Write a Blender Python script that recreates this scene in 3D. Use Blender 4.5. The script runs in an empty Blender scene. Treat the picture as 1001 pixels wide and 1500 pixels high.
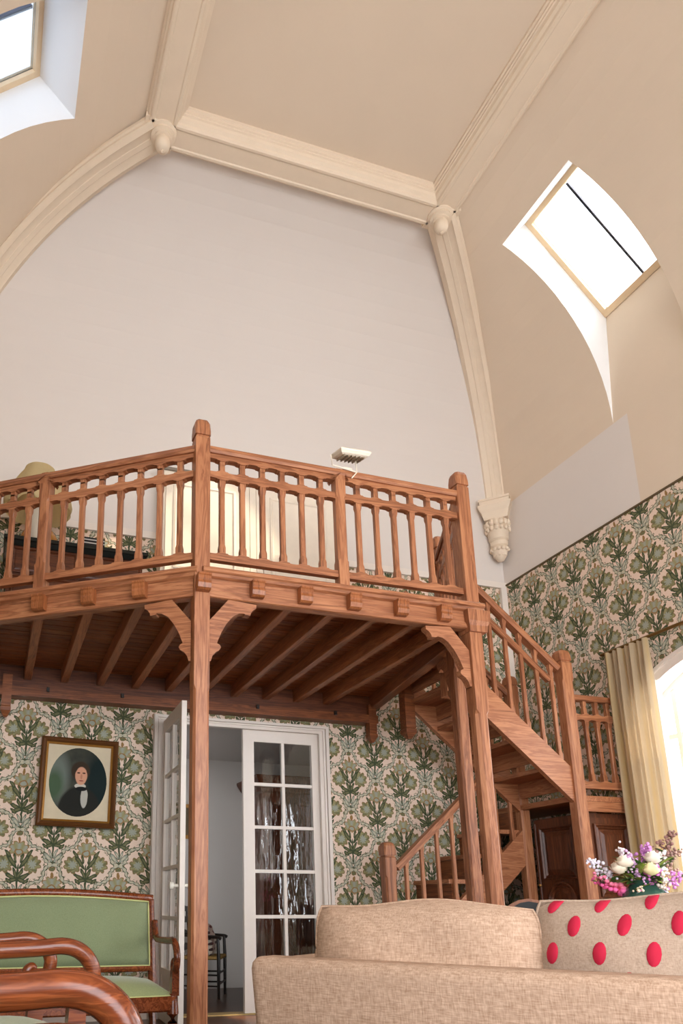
import bpy, math, random
from mathutils import Vector, Matrix
random.seed(11)
sc = bpy.context.scene
COL = sc.collection

# ------------------------------------------------------------------ camera
IW, IH = 1001.0, 1500.0
F, CX, CY = 1073.27, 311.35, 1051.75          # focal length and principal point in pixels
EYE = Vector((0.0, 0.0, 0.876))
def _cam_rows():
    a, b, c = -0.2475, -0.2878, 0.0027
    ca, sa, cb, sb, cc, s_ = math.cos(a), math.sin(a), math.cos(b), math.sin(b), math.cos(c), math.sin(c)
    Rx = Matrix(((1, 0, 0), (0, ca, -sa), (0, sa, ca)))
    Ry = Matrix(((cb, 0, sb), (0, 1, 0), (-sb, 0, cb)))
    Rz = Matrix(((cc, -s_, 0), (s_, cc, 0), (0, 0, 1)))
    R = Rz @ Rx @ Ry
    conv = lambda r: Vector((r[0], r[2], -r[1]))
    return conv(R[0]), -conv(R[1]), -conv(R[2])
_r, _u, _b = _cam_rows()
cam_data = bpy.data.cameras.new('camera')
cam = bpy.data.objects.new('camera', cam_data); COL.objects.link(cam)
cam_data.sensor_fit = 'HORIZONTAL'; cam_data.sensor_width = 36.0
cam_data.lens = F / IW * 36.0
cam_data.shift_x = (IW / 2 - CX) / IW
cam_data.shift_y = (CY - IH / 2) / IW
cam_data.clip_start = 0.05; cam_data.clip_end = 200
cam.matrix_world = Matrix.Translation(EYE) @ Matrix((_r, _u, _b)).transposed().to_4x4()
sc.camera = cam

# ------------------------------------------------------------------ world, sun, exposure
sc.view_settings.view_transform = 'Standard'
sc.view_settings.look = 'None'
sc.view_settings.gamma = 1.0
sc.view_settings.use_curve_mapping = False
sc.view_settings.exposure = 0.37
world = bpy.data.worlds.new('world'); sc.world = world
world.use_nodes = True
_bg = world.node_tree.nodes['Background']
_bg.inputs[0].default_value = (0.93, 0.96, 1.0, 1)
_bg.inputs[1].default_value = 9.0
sun_d = bpy.data.lights.new('sun', 'SUN'); sun_d.energy = 9.0; sun_d.angle = math.radians(1.2)
sun_d.color = (1.0, 0.86, 0.66)
sun = bpy.data.objects.new('sun', sun_d); COL.objects.link(sun)
_sd = Vector((-0.71, 0.41, -0.575)).normalized()       # direction in which the sunlight travels
sun.rotation_euler = _sd.to_track_quat('-Z', 'Y').to_euler()
sun.location = (12, -6, 12)
sc.cycles.max_bounces = 12
sc.cycles.diffuse_bounces = 6
sc.cycles.glossy_bounces = 4
sc.cycles.transmission_bounces = 8
sc.cycles.transparent_max_bounces = 16
sc.cycles.caustics_reflective = False
sc.cycles.caustics_refractive = False
sc.cycles.sample_clamp_indirect = 6.0

def portal(name, loc, direction, sx, sy):
    d = bpy.data.lights.new(name, 'AREA'); d.shape = 'RECTANGLE'; d.size = sx; d.size_y = sy
    d.cycles.is_portal = True
    o = bpy.data.objects.new(name, d); COL.objects.link(o)
    o.location = loc; o.rotation_euler = Vector(direction).to_track_quat('-Z', 'Y').to_euler()

# ------------------------------------------------------------------ node helpers
def lin(r, g, b):
    f = lambda c: (c / 255 / 12.92) if c / 255 <= 0.04045 else ((c / 255 + 0.055) / 1.055) ** 2.4
    return (f(r), f(g), f(b), 1.0)

class NT:
    """thin wrapper: arithmetic on sockets builds Math nodes"""
    def __init__(s, name):
        s.m = bpy.data.materials.new(name); s.m.use_nodes = True
        s.t = s.m.node_tree; s.n = s.t.nodes; s.l = s.t.links
        s.bsdf = s.n['Principled BSDF']; s.out = s.n['Material Output']
    def node(s, typ, **kw):
        k = s.n.new(typ)
        for a, v in kw.items(): setattr(k, a, v)
        return k
    def put(s, sock, v):
        if isinstance(v, E_): s.l.new(v.s, sock)
        elif hasattr(v, 'links'): s.l.new(v, sock)
        else: sock.default_value = v
    def math(s, op, a, b=None, c=None):
        k = s.n.new('ShaderNodeMath'); k.operation = op
        s.put(k.inputs[0], a)
        if b is not None: s.put(k.inputs[1], b)
        if c is not None: s.put(k.inputs[2], c)
        return E_(s, k.outputs[0])
    def mix(s, fac, a, b):
        k = s.n.new('ShaderNodeMix'); k.data_type = 'RGBA'
        s.put(k.inputs[0], fac); s.put(k.inputs[6], a); s.put(k.inputs[7], b)
        return k.outputs[2]
    def ramp(s, fac, stops):
        k = s.n.new('ShaderNodeValToRGB'); e = k.color_ramp.elements
        while len(e) < len(stops): e.new(0.5)
        for q, (p, c) in zip(e, stops): q.position = p; q.color = c
        s.put(k.inputs[0], fac); return k.outputs[0]
    def coord(s, kind='Object'):
        return s.n.new('ShaderNodeTexCoord').outputs[kind]
    def mapping(s, v, scale=(1, 1, 1), rot=(0, 0, 0), loc=(0, 0, 0)):
        k = s.n.new('ShaderNodeMapping'); k.inputs['Scale'].default_value = scale
        k.inputs['Rotation'].default_value = rot; k.inputs['Location'].default_value = loc
        s.put(k.inputs[0], v); return k.outputs[0]
    def noise(s, v, scale=5, detail=3, rough=0.5, dist=0.0, out=0):
        k = s.n.new('ShaderNodeTexNoise'); s.put(k.inputs['Vector'], v)
        k.inputs['Scale'].default_value = scale; k.inputs['Detail'].default_value = detail
        k.inputs['Roughness'].default_value = rough; k.inputs['Distortion'].default_value = dist
        return E_(s, k.outputs[out])
    def xyz(s, v):
        k = s.n.new('ShaderNodeSeparateXYZ'); s.put(k.inputs[0], v)
        return [E_(s, o) for o in k.outputs]
    def bump(s, h, strength=0.2, dist=0.01):
        k = s.n.new('ShaderNodeBump'); k.inputs['Strength'].default_value = strength
        k.inputs['Distance'].default_value = dist; s.put(k.inputs['Height'], h); return k.outputs[0]
    def fin(s, color=None, rough=None, normal=None, spec=None, metal=None):
        if color is not None: s.put(s.bsdf.inputs['Base Color'], color)
        if rough is not None: s.put(s.bsdf.inputs['Roughness'], rough)
        if normal is not None: s.put(s.bsdf.inputs['Normal'], normal)
        if spec is not None: s.bsdf.inputs['Specular IOR Level'].default_value = spec
        if metal is not None: s.bsdf.inputs['Metallic'].default_value = metal
        return s.m
class E_:
    def __init__(s, nt, sock): s.nt = nt; s.s = sock
    def __add__(s, o): return s.nt.math('ADD', s, o)
    __radd__ = __add__
    def __sub__(s, o): return s.nt.math('SUBTRACT', s, o)
    def __rsub__(s, o): return s.nt.math('SUBTRACT', o, s)
    def __mul__(s, o): return s.nt.math('MULTIPLY', s, o)
    __rmul__ = __mul__
    def __truediv__(s, o): return s.nt.math('DIVIDE', s, o)
    def abs(s): return s.nt.math('ABSOLUTE', s)
    def fract(s): return s.nt.math('FRACT', s)
    def sin(s): return s.nt.math('SINE', s)
    def cos(s): return s.nt.math('COSINE', s)
    def sqrt(s): return s.nt.math('SQRT', s)
    def lt(s, o): return s.nt.math('LESS_THAN', s, o)
    def clamp(s):
        k = s.nt.n.new('ShaderNodeClamp'); s.nt.put(k.inputs[0], s); return E_(s.nt, k.outputs[0])
    def max(s, o): return s.nt.math('MAXIMUM', s, o)

MATS = {}
def mat(fn):
    def w(*a, **k):
        key = (fn.__name__, a, tuple(sorted(k.items())))
        if key not in MATS: MATS[key] = fn(*a, **k)
        return MATS[key]
    return w

@mat
def wood(tone='pine', axis=0, gloss=0.42):
    base = {'pine': ((90, 49, 28), (150, 94, 62), (180, 123, 85)),
            'board': ((74, 34, 12), (134, 74, 34), (168, 100, 50)),
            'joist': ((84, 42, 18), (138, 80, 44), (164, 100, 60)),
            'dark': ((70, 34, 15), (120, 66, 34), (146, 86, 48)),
            'walnut': ((44, 22, 12), (84, 44, 24), (112, 62, 36)),
            'mahogany': ((50, 21, 10), (102, 48, 24), (136, 72, 38)),
            'ebony': ((14, 10, 8), (30, 21, 16), (44, 32, 24)),
            'floor': ((52, 30, 18), (92, 56, 34), (116, 74, 46))}[tone]
    n = NT('wood_' + tone); v = n.coord('Object')
    sc_ = [16, 16, 16]; sc_[axis] = 1.1
    info = n.node('ShaderNodeObjectInfo')
    add = n.node('ShaderNodeVectorMath', operation='ADD'); n.l.new(v, add.inputs[0])
    cmb = n.node('ShaderNodeCombineXYZ')
    rr = E_(n, info.outputs['Random'])
    for i in range(3): n.put(cmb.inputs[i], rr * (7.3 + 3 * i))
    n.l.new(cmb.outputs[0], add.inputs[1])
    m = n.mapping(add.outputs[0], sc_)
    g = n.noise(m, 1.3, 5, 0.6, 0.9)
    fine = n.noise(n.mapping(add.outputs[0], [x * 5 for x in sc_]), 1.6, 3, 0.6)
    ring = ((g * 34.0).sin() * 0.5 + 0.5)
    f = (g * 0.55 + ring * 0.28 + fine * 0.3 + (rr - 0.5) * 0.16).clamp()
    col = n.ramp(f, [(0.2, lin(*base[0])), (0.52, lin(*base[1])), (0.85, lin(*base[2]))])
    return n.fin(col, gloss, n.bump(f, 0.12, 0.004), 0.4)

@mat
def plain(name, rgb, rough=0.6, var=0.06, bump=0.0, scale=6.0, metal=None, spec=0.3):
    n = NT(name); c = lin(*rgb)
    v = n.coord('Object'); f = n.noise(v, scale, 4, 0.6)
    lo = tuple(max(0, x * (1 - var)) for x in c[:3]) + (1,); hi = tuple(min(1, x * (1 + var)) for x in c[:3]) + (1,)
    col = n.mix(f, lo, hi)
    nm = n.bump(n.noise(v, scale * 12, 3, 0.6), bump, 0.002) if bump else None
    return n.fin(col, rough, nm, spec, metal)

@mat
def plaster(name, rgb, var=0.05):
    """papered plaster: broad faint mottling, faint stains, tiny relief"""
    n = NT(name); c = lin(*rgb); v = n.coord('Object')
    a = n.noise(v, 0.8, 4, 0.55); b = n.noise(v, 3.5, 5, 0.65)
    f = (a * 0.7 + b * 0.3).clamp()
    lo = tuple(x * (1 - var * 1.8) for x in c[:3]) + (1,); hi = tuple(min(1, x * (1 + var)) for x in c[:3]) + (1,)
    return n.fin(n.mix(f, lo, hi), 0.85, n.bump(n.noise(v, 60, 3, 0.6), 0.06, 0.002), 0.15)

@mat
def fabric(name, rgb, rgb2, scale=260, stretch=0.22, bump=0.35, sheen=0.0):
    n = NT(name); v = n.coord('Object')
    a = n.noise(n.mapping(v, (1, 1, stretch)), scale, 2, 0.5)
    b = n.noise(n.mapping(v, (stretch, stretch, 1)), scale, 2, 0.5)
    f = (a * 0.5 + b * 0.5)
    ff = ((f - 0.5) * 3.2 + 0.5).clamp()
    big = n.noise(v, 4, 3, 0.5)
    col = n.mix(ff, lin(*rgb), lin(*rgb2))
    col = n.mix((big - 0.35) * 0.35, col, lin(*[x * 0.85 for x in rgb]))
    m = n.fin(col, 0.9, n.bump(f, bump, 0.003), 0.1)
    if sheen: n.bsdf.inputs['Sheen Weight'].default_value = sheen
    return m

@mat
def pane_glass(name, wobble=0.0, refl=1.0, tint=(1, 1, 1, 1)):
    n = NT(name)
    tr = n.node('ShaderNodeBsdfTransparent'); tr.inputs[0].default_value = tint
    gl = n.node('ShaderNodeBsdfGlossy'); gl.inputs['Roughness'].default_value = 0.01
    fr = n.node('ShaderNodeFresnel'); fr.inputs[0].default_value = 1.5
    mx = n.node('ShaderNodeMixShader')
    if wobble:
        h = n.noise(n.mapping(n.coord('Object'), (1, 1, 0.35)), 14, 2, 0.5)
        nm = n.bump(h, wobble, 0.02)
        n.l.new(nm, gl.inputs['Normal'])
    n.put(mx.inputs[0], (E_(n, fr.outputs[0]) * refl).clamp())
    n.l.new(tr.outputs[0], mx.inputs[1]); n.l.new(gl.outputs[0], mx.inputs[2])
    n.l.new(mx.outputs[0], n.out.inputs[0])
    return n.m

@mat
def drape(name, rgb, translucent=0.45, clear=0.0, stripe=0.0):
    n = NT(name); v = n.coord('Object'); x, y, z = n.xyz(v)
    f = n.noise(n.mapping(v, (60, 60, 6)), 3, 3, 0.6)
    c = lin(*rgb)
    col = n.mix(f, tuple(q * 0.86 for q in c[:3]) + (1,), c)
    if stripe:
        st = n.noise(n.mapping(v, (1, 34, 0.3)), 1.0, 1, 0.5)
        col = n.mix(((st - 0.5) * 6).clamp() * stripe, col, lin(198, 168, 108))
    d = n.node('ShaderNodeBsdfDiffuse'); t = n.node('ShaderNodeBsdfTranslucent'); tp = n.node('ShaderNodeBsdfTransparent')
    n.put(d.inputs[0], col); n.put(t.inputs[0], col)
    m1 = n.node('ShaderNodeMixShader'); m1.inputs[0].default_value = translucent
    n.l.new(d.outputs[0], m1.inputs[1]); n.l.new(t.outputs[0], m1.inputs[2])
    m2 = n.node('ShaderNodeMixShader'); m2.inputs[0].default_value = clear
    n.l.new(m1.outputs[0], m2.inputs[1]); n.l.new(tp.outputs[0], m2.inputs[2])
    n.l.new(m2.outputs[0], n.out.inputs[0])
    return n.m

@mat
def wallpaper(axis, a0, b0, pa, pb):
    """half-drop bouquets in an ogee of leafy ribbons, printed on a pinkish beige ground"""
    n = NT('wallpaper'); v = n.coord('Object')
    wob = n.node('ShaderNodeVectorMath', operation='SUBTRACT')
    nz = n.node('ShaderNodeTexNoise'); nz.inputs['Scale'].default_value = 22; nz.inputs['Detail'].default_value = 2
    n.l.new(v, nz.inputs['Vector']); n.l.new(nz.outputs['Color'], wob.inputs[0]); wob.inputs[1].default_value = (0.5, 0.5, 0.5)
    wx, wy, wz = n.xyz(wob.outputs[0])
    X, Y, Z = n.xyz(v)
    H = (X if axis == 'x' else Y)
    a = (H - a0) / pa + wx * 0.045; b = (Z - b0) / pb + wy * 0.045
    xa = (a + 0.5).fract() - 0.5; ya = (b + 0.5).fract() - 0.5
    xb = a.fract() - 0.5; yb = b.fract() - 0.5
    sel = (xa.abs() + ya.abs()).lt(0.5)
    x = xb + (xa - xb) * sel; y = yb + (ya - yb) * sel
    ax = x.abs()
    def ell(px, py, cx, cy, rx, ry, ang=0.0, scal=0, amp=0.0):
        c, s = math.cos(math.radians(ang)), math.sin(math.radians(ang))
        dx = px - cx; dy = py - cy
        u = (dx * (c / rx) + dy * (s / rx)); w = (dy * (c / ry) - dx * (s / ry))
        d = (u * u + w * w).sqrt()
        if scal:
            th = n.math('ARCTAN2', dy, dx)
            d = d + (th * (scal / 2.0)).sin().abs() * (-amp) + amp * 0.5
        return d
    def msk(d, k=11.0): return ((1.0 - d) * k + 0.5).clamp()
    ground = lin(228, 205, 187); outline = lin(128, 104, 66)
    dk = lin(66, 76, 54); md = lin(108, 108, 78); lt_ = lin(152, 146, 106); blue = lin(156, 160, 146); pale = lin(196, 188, 164)
    brown = lin(146, 112, 70)
    col = ground
    # twisted leafy ribbon along the ogee
    ay = y.abs()
    t = ax - ay
    q = (ax + ay - 0.5) * 0.7071 - (t * (4 * math.pi)).sin() * 0.034
    band = q.abs()
    tw = (t * (2 * math.pi * 5)).sin().abs()
    lf = n.noise(n.mapping(v, (1, 1, 1)), 46, 2, 0.5)
    col = n.mix(msk(band / 0.058, 8) * ((lf - 0.53) * 12).clamp(), col, md)
    wd = tw * 0.019 + 0.016
    col = n.mix(msk(band / wd, 6), col, n.mix(msk(band / (wd * 0.62), 6), dk, n.mix(tw, blue, pale)))
    # long pale leaves rising from the foot of each ogee, and its crown
    for (cx, cy, rx, ry, an) in ((0.072, -0.395, 0.105, 0.030, 48), (0.036, -0.345, 0.075, 0.020, 66)):
        d = ell(ax, y, cx, cy, rx, ry, an)
        col = n.mix(msk(d), col, n.mix(msk(d * 1.25, 9), dk, n.mix(msk(d * 2.6, 5), blue, pale)))
    d = ell(ax, y, 0.0, 0.44, 0.05, 0.028)
    col = n.mix(msk(d, 6), col, n.mix(msk(d * 1.4, 6), outline, md))
    ax = ax / 1.2; y = (y - 0.01) / 1.2
    # stem, lower palmette
    col = n.mix(msk(ell(ax, y, 0.0, -0.17, 0.014, 0.17)), col, dk)
    for (cx, cy, rx, ry, an) in ((0.080, -0.150, 0.085, 0.026, 30), (0.055, -0.195, 0.075, 0.026, -16), (0.028, -0.120, 0.080, 0.022, 64), (0.100, -0.205, 0.05, 0.018, 42)):
        d = ell(ax, y, cx, cy, rx, ry, an)
        col = n.mix(msk(d), col, n.mix(msk(d * 1.9, 5), dk, md))
    # side blossoms
    d = ell(ax, y, 0.168, -0.005, 0.100, 0.100, 20, 9, 0.30); th = n.math('ARCTAN2', y - (-0.06), ax - 0.11)
    vein = ((th * 11.0).sin() * 0.5 + 0.5)
    inner = n.mix(vein, md, lt_)
    col = n.mix(msk(d), col, n.mix(msk(d * 1.16, 14), outline, n.mix(msk(d * 2.4, 5), inner, blue)))
    # top blossom
    d = ell(ax, y, 0.0, 0.172, 0.112, 0.094, 0, 9, 0.34); th = n.math('ARCTAN2', y - 0.09, ax)
    vein = ((th * 9.0).sin() * 0.5 + 0.5)
    col = n.mix(msk(d), col, n.mix(msk(d * 1.16, 14), brown, n.mix(vein, lt_, blue)))
    d = ell(ax, y, 0.0, 0.135, 0.055, 0.040)
    col = n.mix(msk(d, 6), col, n.mix(msk(d * 1.5, 6), brown, blue))
    d = ell(ax, y, 0.0, 0.285, 0.018, 0.04)
    col = n.mix(msk(d, 5), col, brown)
    # tall dark leaves between the blossoms
    for (cx, cy, rx, ry, an) in ((0.078, 0.030, 0.115, 0.026, 56), (0.130, 0.120, 0.06, 0.020, 48), (0.040, 0.060, 0.06, 0.016, 76)):
        d = ell(ax, y, cx, cy, rx, ry, an)
        col = n.mix(msk(d), col, n.mix(msk(d * 1.9, 5), dk, md))
    fine = n.noise(v, 130, 3, 0.7)
    col = n.mix((fine - 0.42) * 0.35, col, lin(88, 84, 64))
    big = n.noise(v, 1.2, 3, 0.5)
    col = n.mix((big - 0.45) * 0.25, col, lin(160, 140, 116))
    return n.fin(col, 0.85, None, 0.12)

# ------------------------------------------------------------------ mesh helpers
class MB:
    def __init__(s): s.v = []; s.f = []; s.mi = []
    def add(s, vs, fs, mi=0):
        k = len(s.v); s.v += [tuple(p) for p in vs]; s.f += [tuple(i + k for i in f) for f in fs]; s.mi += [mi] * len(fs)
        return s
    def box(s, x0, x1, y0, y1, z0, z1, mi=0):
        return s.add([(x0, y0, z0), (x1, y0, z0), (x1, y1, z0), (x0, y1, z0), (x0, y0, z1), (x1, y0, z1), (x1, y1, z1), (x0, y1, z1)],
                     [(0, 3, 2, 1), (4, 5, 6, 7), (0, 1, 5, 4), (1, 2, 6, 5), (2, 3, 7, 6), (3, 0, 4, 7)], mi)
    def quad(s, a, b, c, d, mi=0): return s.add([a, b, c, d], [(0, 1, 2, 3)], mi)
    def poly(s, pts, mi=0): return s.add(pts, [tuple(range(len(pts)))], mi)
    def loft(s, rings, cap=True, closed=True, mi=0):
        n = len(rings[0]); vs = [p for r in rings for p in r]; fs = []
        for i in range(len(rings) - 1):
            for j in range(n if closed else n - 1):
                k = (j + 1) % n
                fs.append((i * n + j, i * n + k, (i + 1) * n + k, (i + 1) * n + j))
        if cap: fs += [tuple(reversed(range(n))), tuple(range((len(rings) - 1) * n, len(rings) * n))]
        return s.add(vs, fs, mi)
    def beam(s, L, w, h, ch=0.004, x0=0.0):
        """bar along +X with chamfered long edges, centred on the axis"""
        a, b = w / 2, h / 2; c = min(ch, a * .6, b * .6)
        sec = [(-a + c, -b), (a - c, -b), (a, -b + c), (a, b - c), (a - c, b), (-a + c, b), (-a, b - c), (-a, -b + c)]
        return s.loft([[(x, p, q) for p, q in sec] for x in (x0, x0 + L)])
    def prism(s, pts, t0, t1, plane='xz', mi=0):
        """polygon extruded; plane xz -> thickness along y, yz -> along x, xy -> along z"""
        m = {'xz': lambda p, t: (p[0], t, p[1]), 'yz': lambda p, t: (t, p[0], p[1]), 'xy': lambda p, t: (p[0], p[1], t)}[plane]
        n = len(pts)
        vs = [m(p, t0) for p in pts] + [m(p, t1) for p in pts]
        fs = [tuple(range(n)), tuple(reversed(range(n, 2 * n)))] + [(i, i + n, (i + 1) % n + n, (i + 1) % n) for i in range(n)]
        return s.add(vs, fs, mi)
    def lathe(s, prof, seg=20, c=(0, 0, 0), sx=1, sy=1, wob=None):
        rings = []
        for r, z in prof:
            ring = []
            for i in range(seg):
                a = 2 * math.pi * i / seg
                rr = r * (1 + (wob(a, z) if wob else 0))
                ring.append((c[0] + rr * math.cos(a) * sx, c[1] + rr * math.sin(a) * sy, c[2] + z))
            rings.append(ring)
        return s.loft(rings)
    def tube(s, path, rad, seg=8, flat=1.0, up=(0, 0, 1)):
        P = [Vector(p) for p in path]; rings = []
        for i, p in enumerate(P):
            t = (P[min(i + 1, len(P) - 1)] - P[max(i - 1, 0)]).normalized()
            u = Vector(up); l = t.cross(u)
            if l.length < 1e-3: l = t.cross(Vector((1, 0, 0)))
            l.normalize(); q = l.cross(t).normalized()
            r = rad[i] if isinstance(rad, (list, tuple)) else rad
            rings.append([p + l * (math.cos(2 * math.pi * k / seg) * r * flat) + q * (math.sin(2 * math.pi * k / seg) * r) for k in range(seg)])
        return s.loft(rings)
    def sphere(s, c, r, seg=8, rings=5, sx=1, sy=1, sz=1):
        prof = [(max(1e-4, r * math.sin(math.pi * i / rings)), -r * math.cos(math.pi * i / rings) * sz) for i in range(rings + 1)]
        return s.lathe(prof, seg, c, sx, sy)
    def mesh(s, name, mats, smooth=False):
        me = bpy.data.meshes.new(name); me.from_pydata(s.v, [], s.f); me.validate(); me.update()
        for m in (mats if isinstance(mats, (list, tuple)) else [mats]): me.materials.append(m)
        if any(s.mi) and len(me.polygons) == len(s.mi): me.polygons.foreach_set('material_index', s.mi)
        import bmesh
        bm = bmesh.new(); bm.from_mesh(me); bmesh.ops.recalc_face_normals(bm, faces=bm.faces); bm.to_mesh(me); bm.free()
        if smooth:
            me.polygons.foreach_set('use_smooth', [True] * len(me.polygons))
            if smooth != 'all':
                me.set_sharp_from_angle(angle=math.radians(40))
        return me

I4 = Matrix.Identity(4)
WM = {}
def put(name, me, parent=None, M=I4):
    """link a mesh (or None for an Empty) with world matrix M under parent"""
    o = bpy.data.objects.new(name, me); COL.objects.link(o)
    if parent is not None:
        o.parent = parent; o.matrix_parent_inverse = WM[parent].inverted()
    o.matrix_basis = M; WM[o] = M.copy()
    return o
def obj(name, mb, m, parent=None, M=I4, smooth=False):
    return put(name, mb.mesh(name, m, smooth), parent, M)
def tag(o, label, cat=None, group=None, kind=None):
    o['label'] = label
    if cat: o['category'] = cat
    if group: o['group'] = group
    if kind: o['kind'] = kind
    return o
def thing(name, label, cat, M=I4, group=None):
    o = put(name, None, None, M); o.empty_display_size = 0.1
    return tag(o, label, cat, group)
def struct(name, mb, m, label=None, smooth=False):
    o = obj(name, mb, m, None, I4, smooth); o['kind'] = 'structure'
    if label: o['label'] = label
    return o
def T(x, y, z=0): return Matrix.Translation((x, y, z))
def frame(p0, p1, up=(0, 0, 1)):
    """matrix whose +X runs from p0 towards p1"""
    p0, p1 = Vector(p0), Vector(p1); x = (p1 - p0).normalized(); u = Vector(up)
    if abs(x.dot(u)) > 0.999: u = Vector((0, 1, 0))
    y = u.cross(x).normalized(); z = x.cross(y)
    m = Matrix((x, y, z)).transposed().to_4x4(); m.translation = p0
    return m, (p1 - p0).length
_cache = {}
def bar(name, p0, p1, w, h, m, parent, up=(0, 0, 1), ch=0.004):
    """chamfered bar from p0 to p1; w across, h along up"""
    M, L = frame(p0, p1, up)
    key = (round(L, 3), w, h, ch, m.name)
    if key not in _cache: _cache[key] = MB().beam(L, w, h, ch).mesh(name, m)
    return put(name, _cache[key], parent, M)
def arc(cx, cy, r, a0, a1, n):
    return [(cx + r * math.cos(math.radians(a0 + (a1 - a0) * i / n)), cy + r * math.sin(math.radians(a0 + (a1 - a0) * i / n))) for i in range(n + 1)]

# ================================================================== THE ROOM
XR, XL, YB, YF = 5.0, -0.77, 6.0, -3.0
ZW, ZS, ZT, TC = 4.13, 5.0, 6.78, 1.53        # wallpaper top, spring of the cove, top of the cove, cove width
SKY_Y0, SKY_Y1, SKY_U = 3.60, 4.41, 0.97      # skylight openings
tan = plaster('tan_ceiling_paper', (219, 202, 181))
white = plaster('white_wall_paint', (218, 210, 203), 0.03)
reveal_white = plaster('white_reveal_paint', (236, 236, 236), 0.02)
cream = plain('cream_moulding_paint', (222, 205, 183), 0.55, 0.05, 0.05, 8)
joinery = plain('white_joinery_paint', (224, 214, 204), 0.45, 0.04, 0.04, 10)
paper_b = wallpaper('x', 0.200, 2.245, 0.525, 0.54)
paper_r = wallpaper('y', 4.55, 3.36, 0.525, 0.54)

def cove_pt(u):
    u = max(0.0, min(TC, u)); return ZS + (ZT - ZS) * math.sqrt(max(0, 1 - (1 - u / TC) ** 2))
US = sorted([TC * (1 - math.cos(math.radians(a))) for a in range(0, 91, 5)] + [SKY_U])

# --- back wall with the door opening
DX0, DX1, DZ = 1.345, 2.795, 2.40
mb = MB()
mb.quad((XL, YB, 0), (DX0, YB, 0), (DX0, YB, DZ), (XL, YB, DZ))
mb.quad((DX1, YB, 0), (XR, YB, 0), (XR, YB, DZ), (DX1, YB, DZ))
mb.quad((XL, YB, DZ), (XR, YB, DZ), (XR, YB, ZW), (XL, YB, ZW))
mb.quad((XL, YB, ZW), (XR, YB, ZW), (XR, YB, ZS), (XL, YB, ZS), 1)
for (x0, x1) in ((DX0, DX0), (DX1, DX1)): mb.quad((x0, YB, 0), (x0, YB + .12, 0), (x0, YB + .12, DZ), (x0, YB, DZ), 2)
mb.quad((DX0, YB, DZ), (DX1, YB, DZ), (DX1, YB + .12, DZ), (DX0, YB + .12, DZ), 2)
for i in range(len(US) - 1):          # white papered cove above it
    a, b = US[i], US[i + 1]
    mb.quad((XL + a, YB - a, cove_pt(a)), (XR - a, YB - a, cove_pt(a)), (XR - b, YB - b, cove_pt(b)), (XL + b, YB - b, cove_pt(b)), 1)
struct('wall_back', mb, [paper_b, white, joinery], 'back wall papered with green bouquets, painted white above and curving into the ceiling')

# --- right wall: arched windows, the unseen middle one added for fill light
def arch_z(y, yc, hw, zs, rise):
    R = (hw * hw + rise * rise) / (2 * rise); return zs + rise - R + math.sqrt(max(0, R * R - (y - yc) ** 2))
WINS = [(3.85, 0.72, 0.55, 2.42, 0.30), (1.60, 0.72, 0.55, 2.42, 0.30), (-0.70, 0.72, 0.55, 2.42, 0.30)]    # centre y, half width, sill, spring, rise
mb = MB(); ys = [YF]
for yc, hw, sill, zs, rise in sorted(WINS):
    ya, yb_ = yc - hw, yc + hw
    mb.quad((XR, ys[-1], 0), (XR, ya, 0), (XR, ya, ZW), (XR, ys[-1], ZW))
    mb.quad((XR, ya, 0), (XR, yb_, 0), (XR, yb_, sill), (XR, ya, sill))
    N = 14; pts = [ya + (yb_ - ya) * i / N for i in range(N + 1)]
    for p, q in zip(pts, pts[1:]):
        zp, zq = arch_z(p, yc, hw, zs, rise), arch_z(q, yc, hw, zs, rise)
        mb.quad((XR, p, zp), (XR, q, zq), (XR, q, ZW), (XR, p, ZW))
        mb.quad((XR, p, zp), (XR, q, zq), (XR + .26, q, zq), (XR + .26, p, zp), 3)
    for y in (ya, yb_): mb.quad((XR, y, sill), (XR + .26, y, sill), (XR + .26, y, zs), (XR, y, zs), 3)
    mb.quad((XR, ya, sill), (XR, yb_, sill), (XR + .26, yb_, sill), (XR + .26, ya, sill), 3)
    ys.append(yb_)
mb.quad((XR, ys[-1], 0), (XR, YB, 0), (XR, YB, ZW), (XR, ys[-1], ZW))
mb.quad((XR, 4.26, ZW), (XR, YB, ZW), (XR, YB, ZS), (XR, 4.26, ZS), 1)
mb.quad((XR, YF, ZW), (XR, 4.26, ZW), (XR, 4.26, ZS), (XR, YF, ZS), 2)
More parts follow.
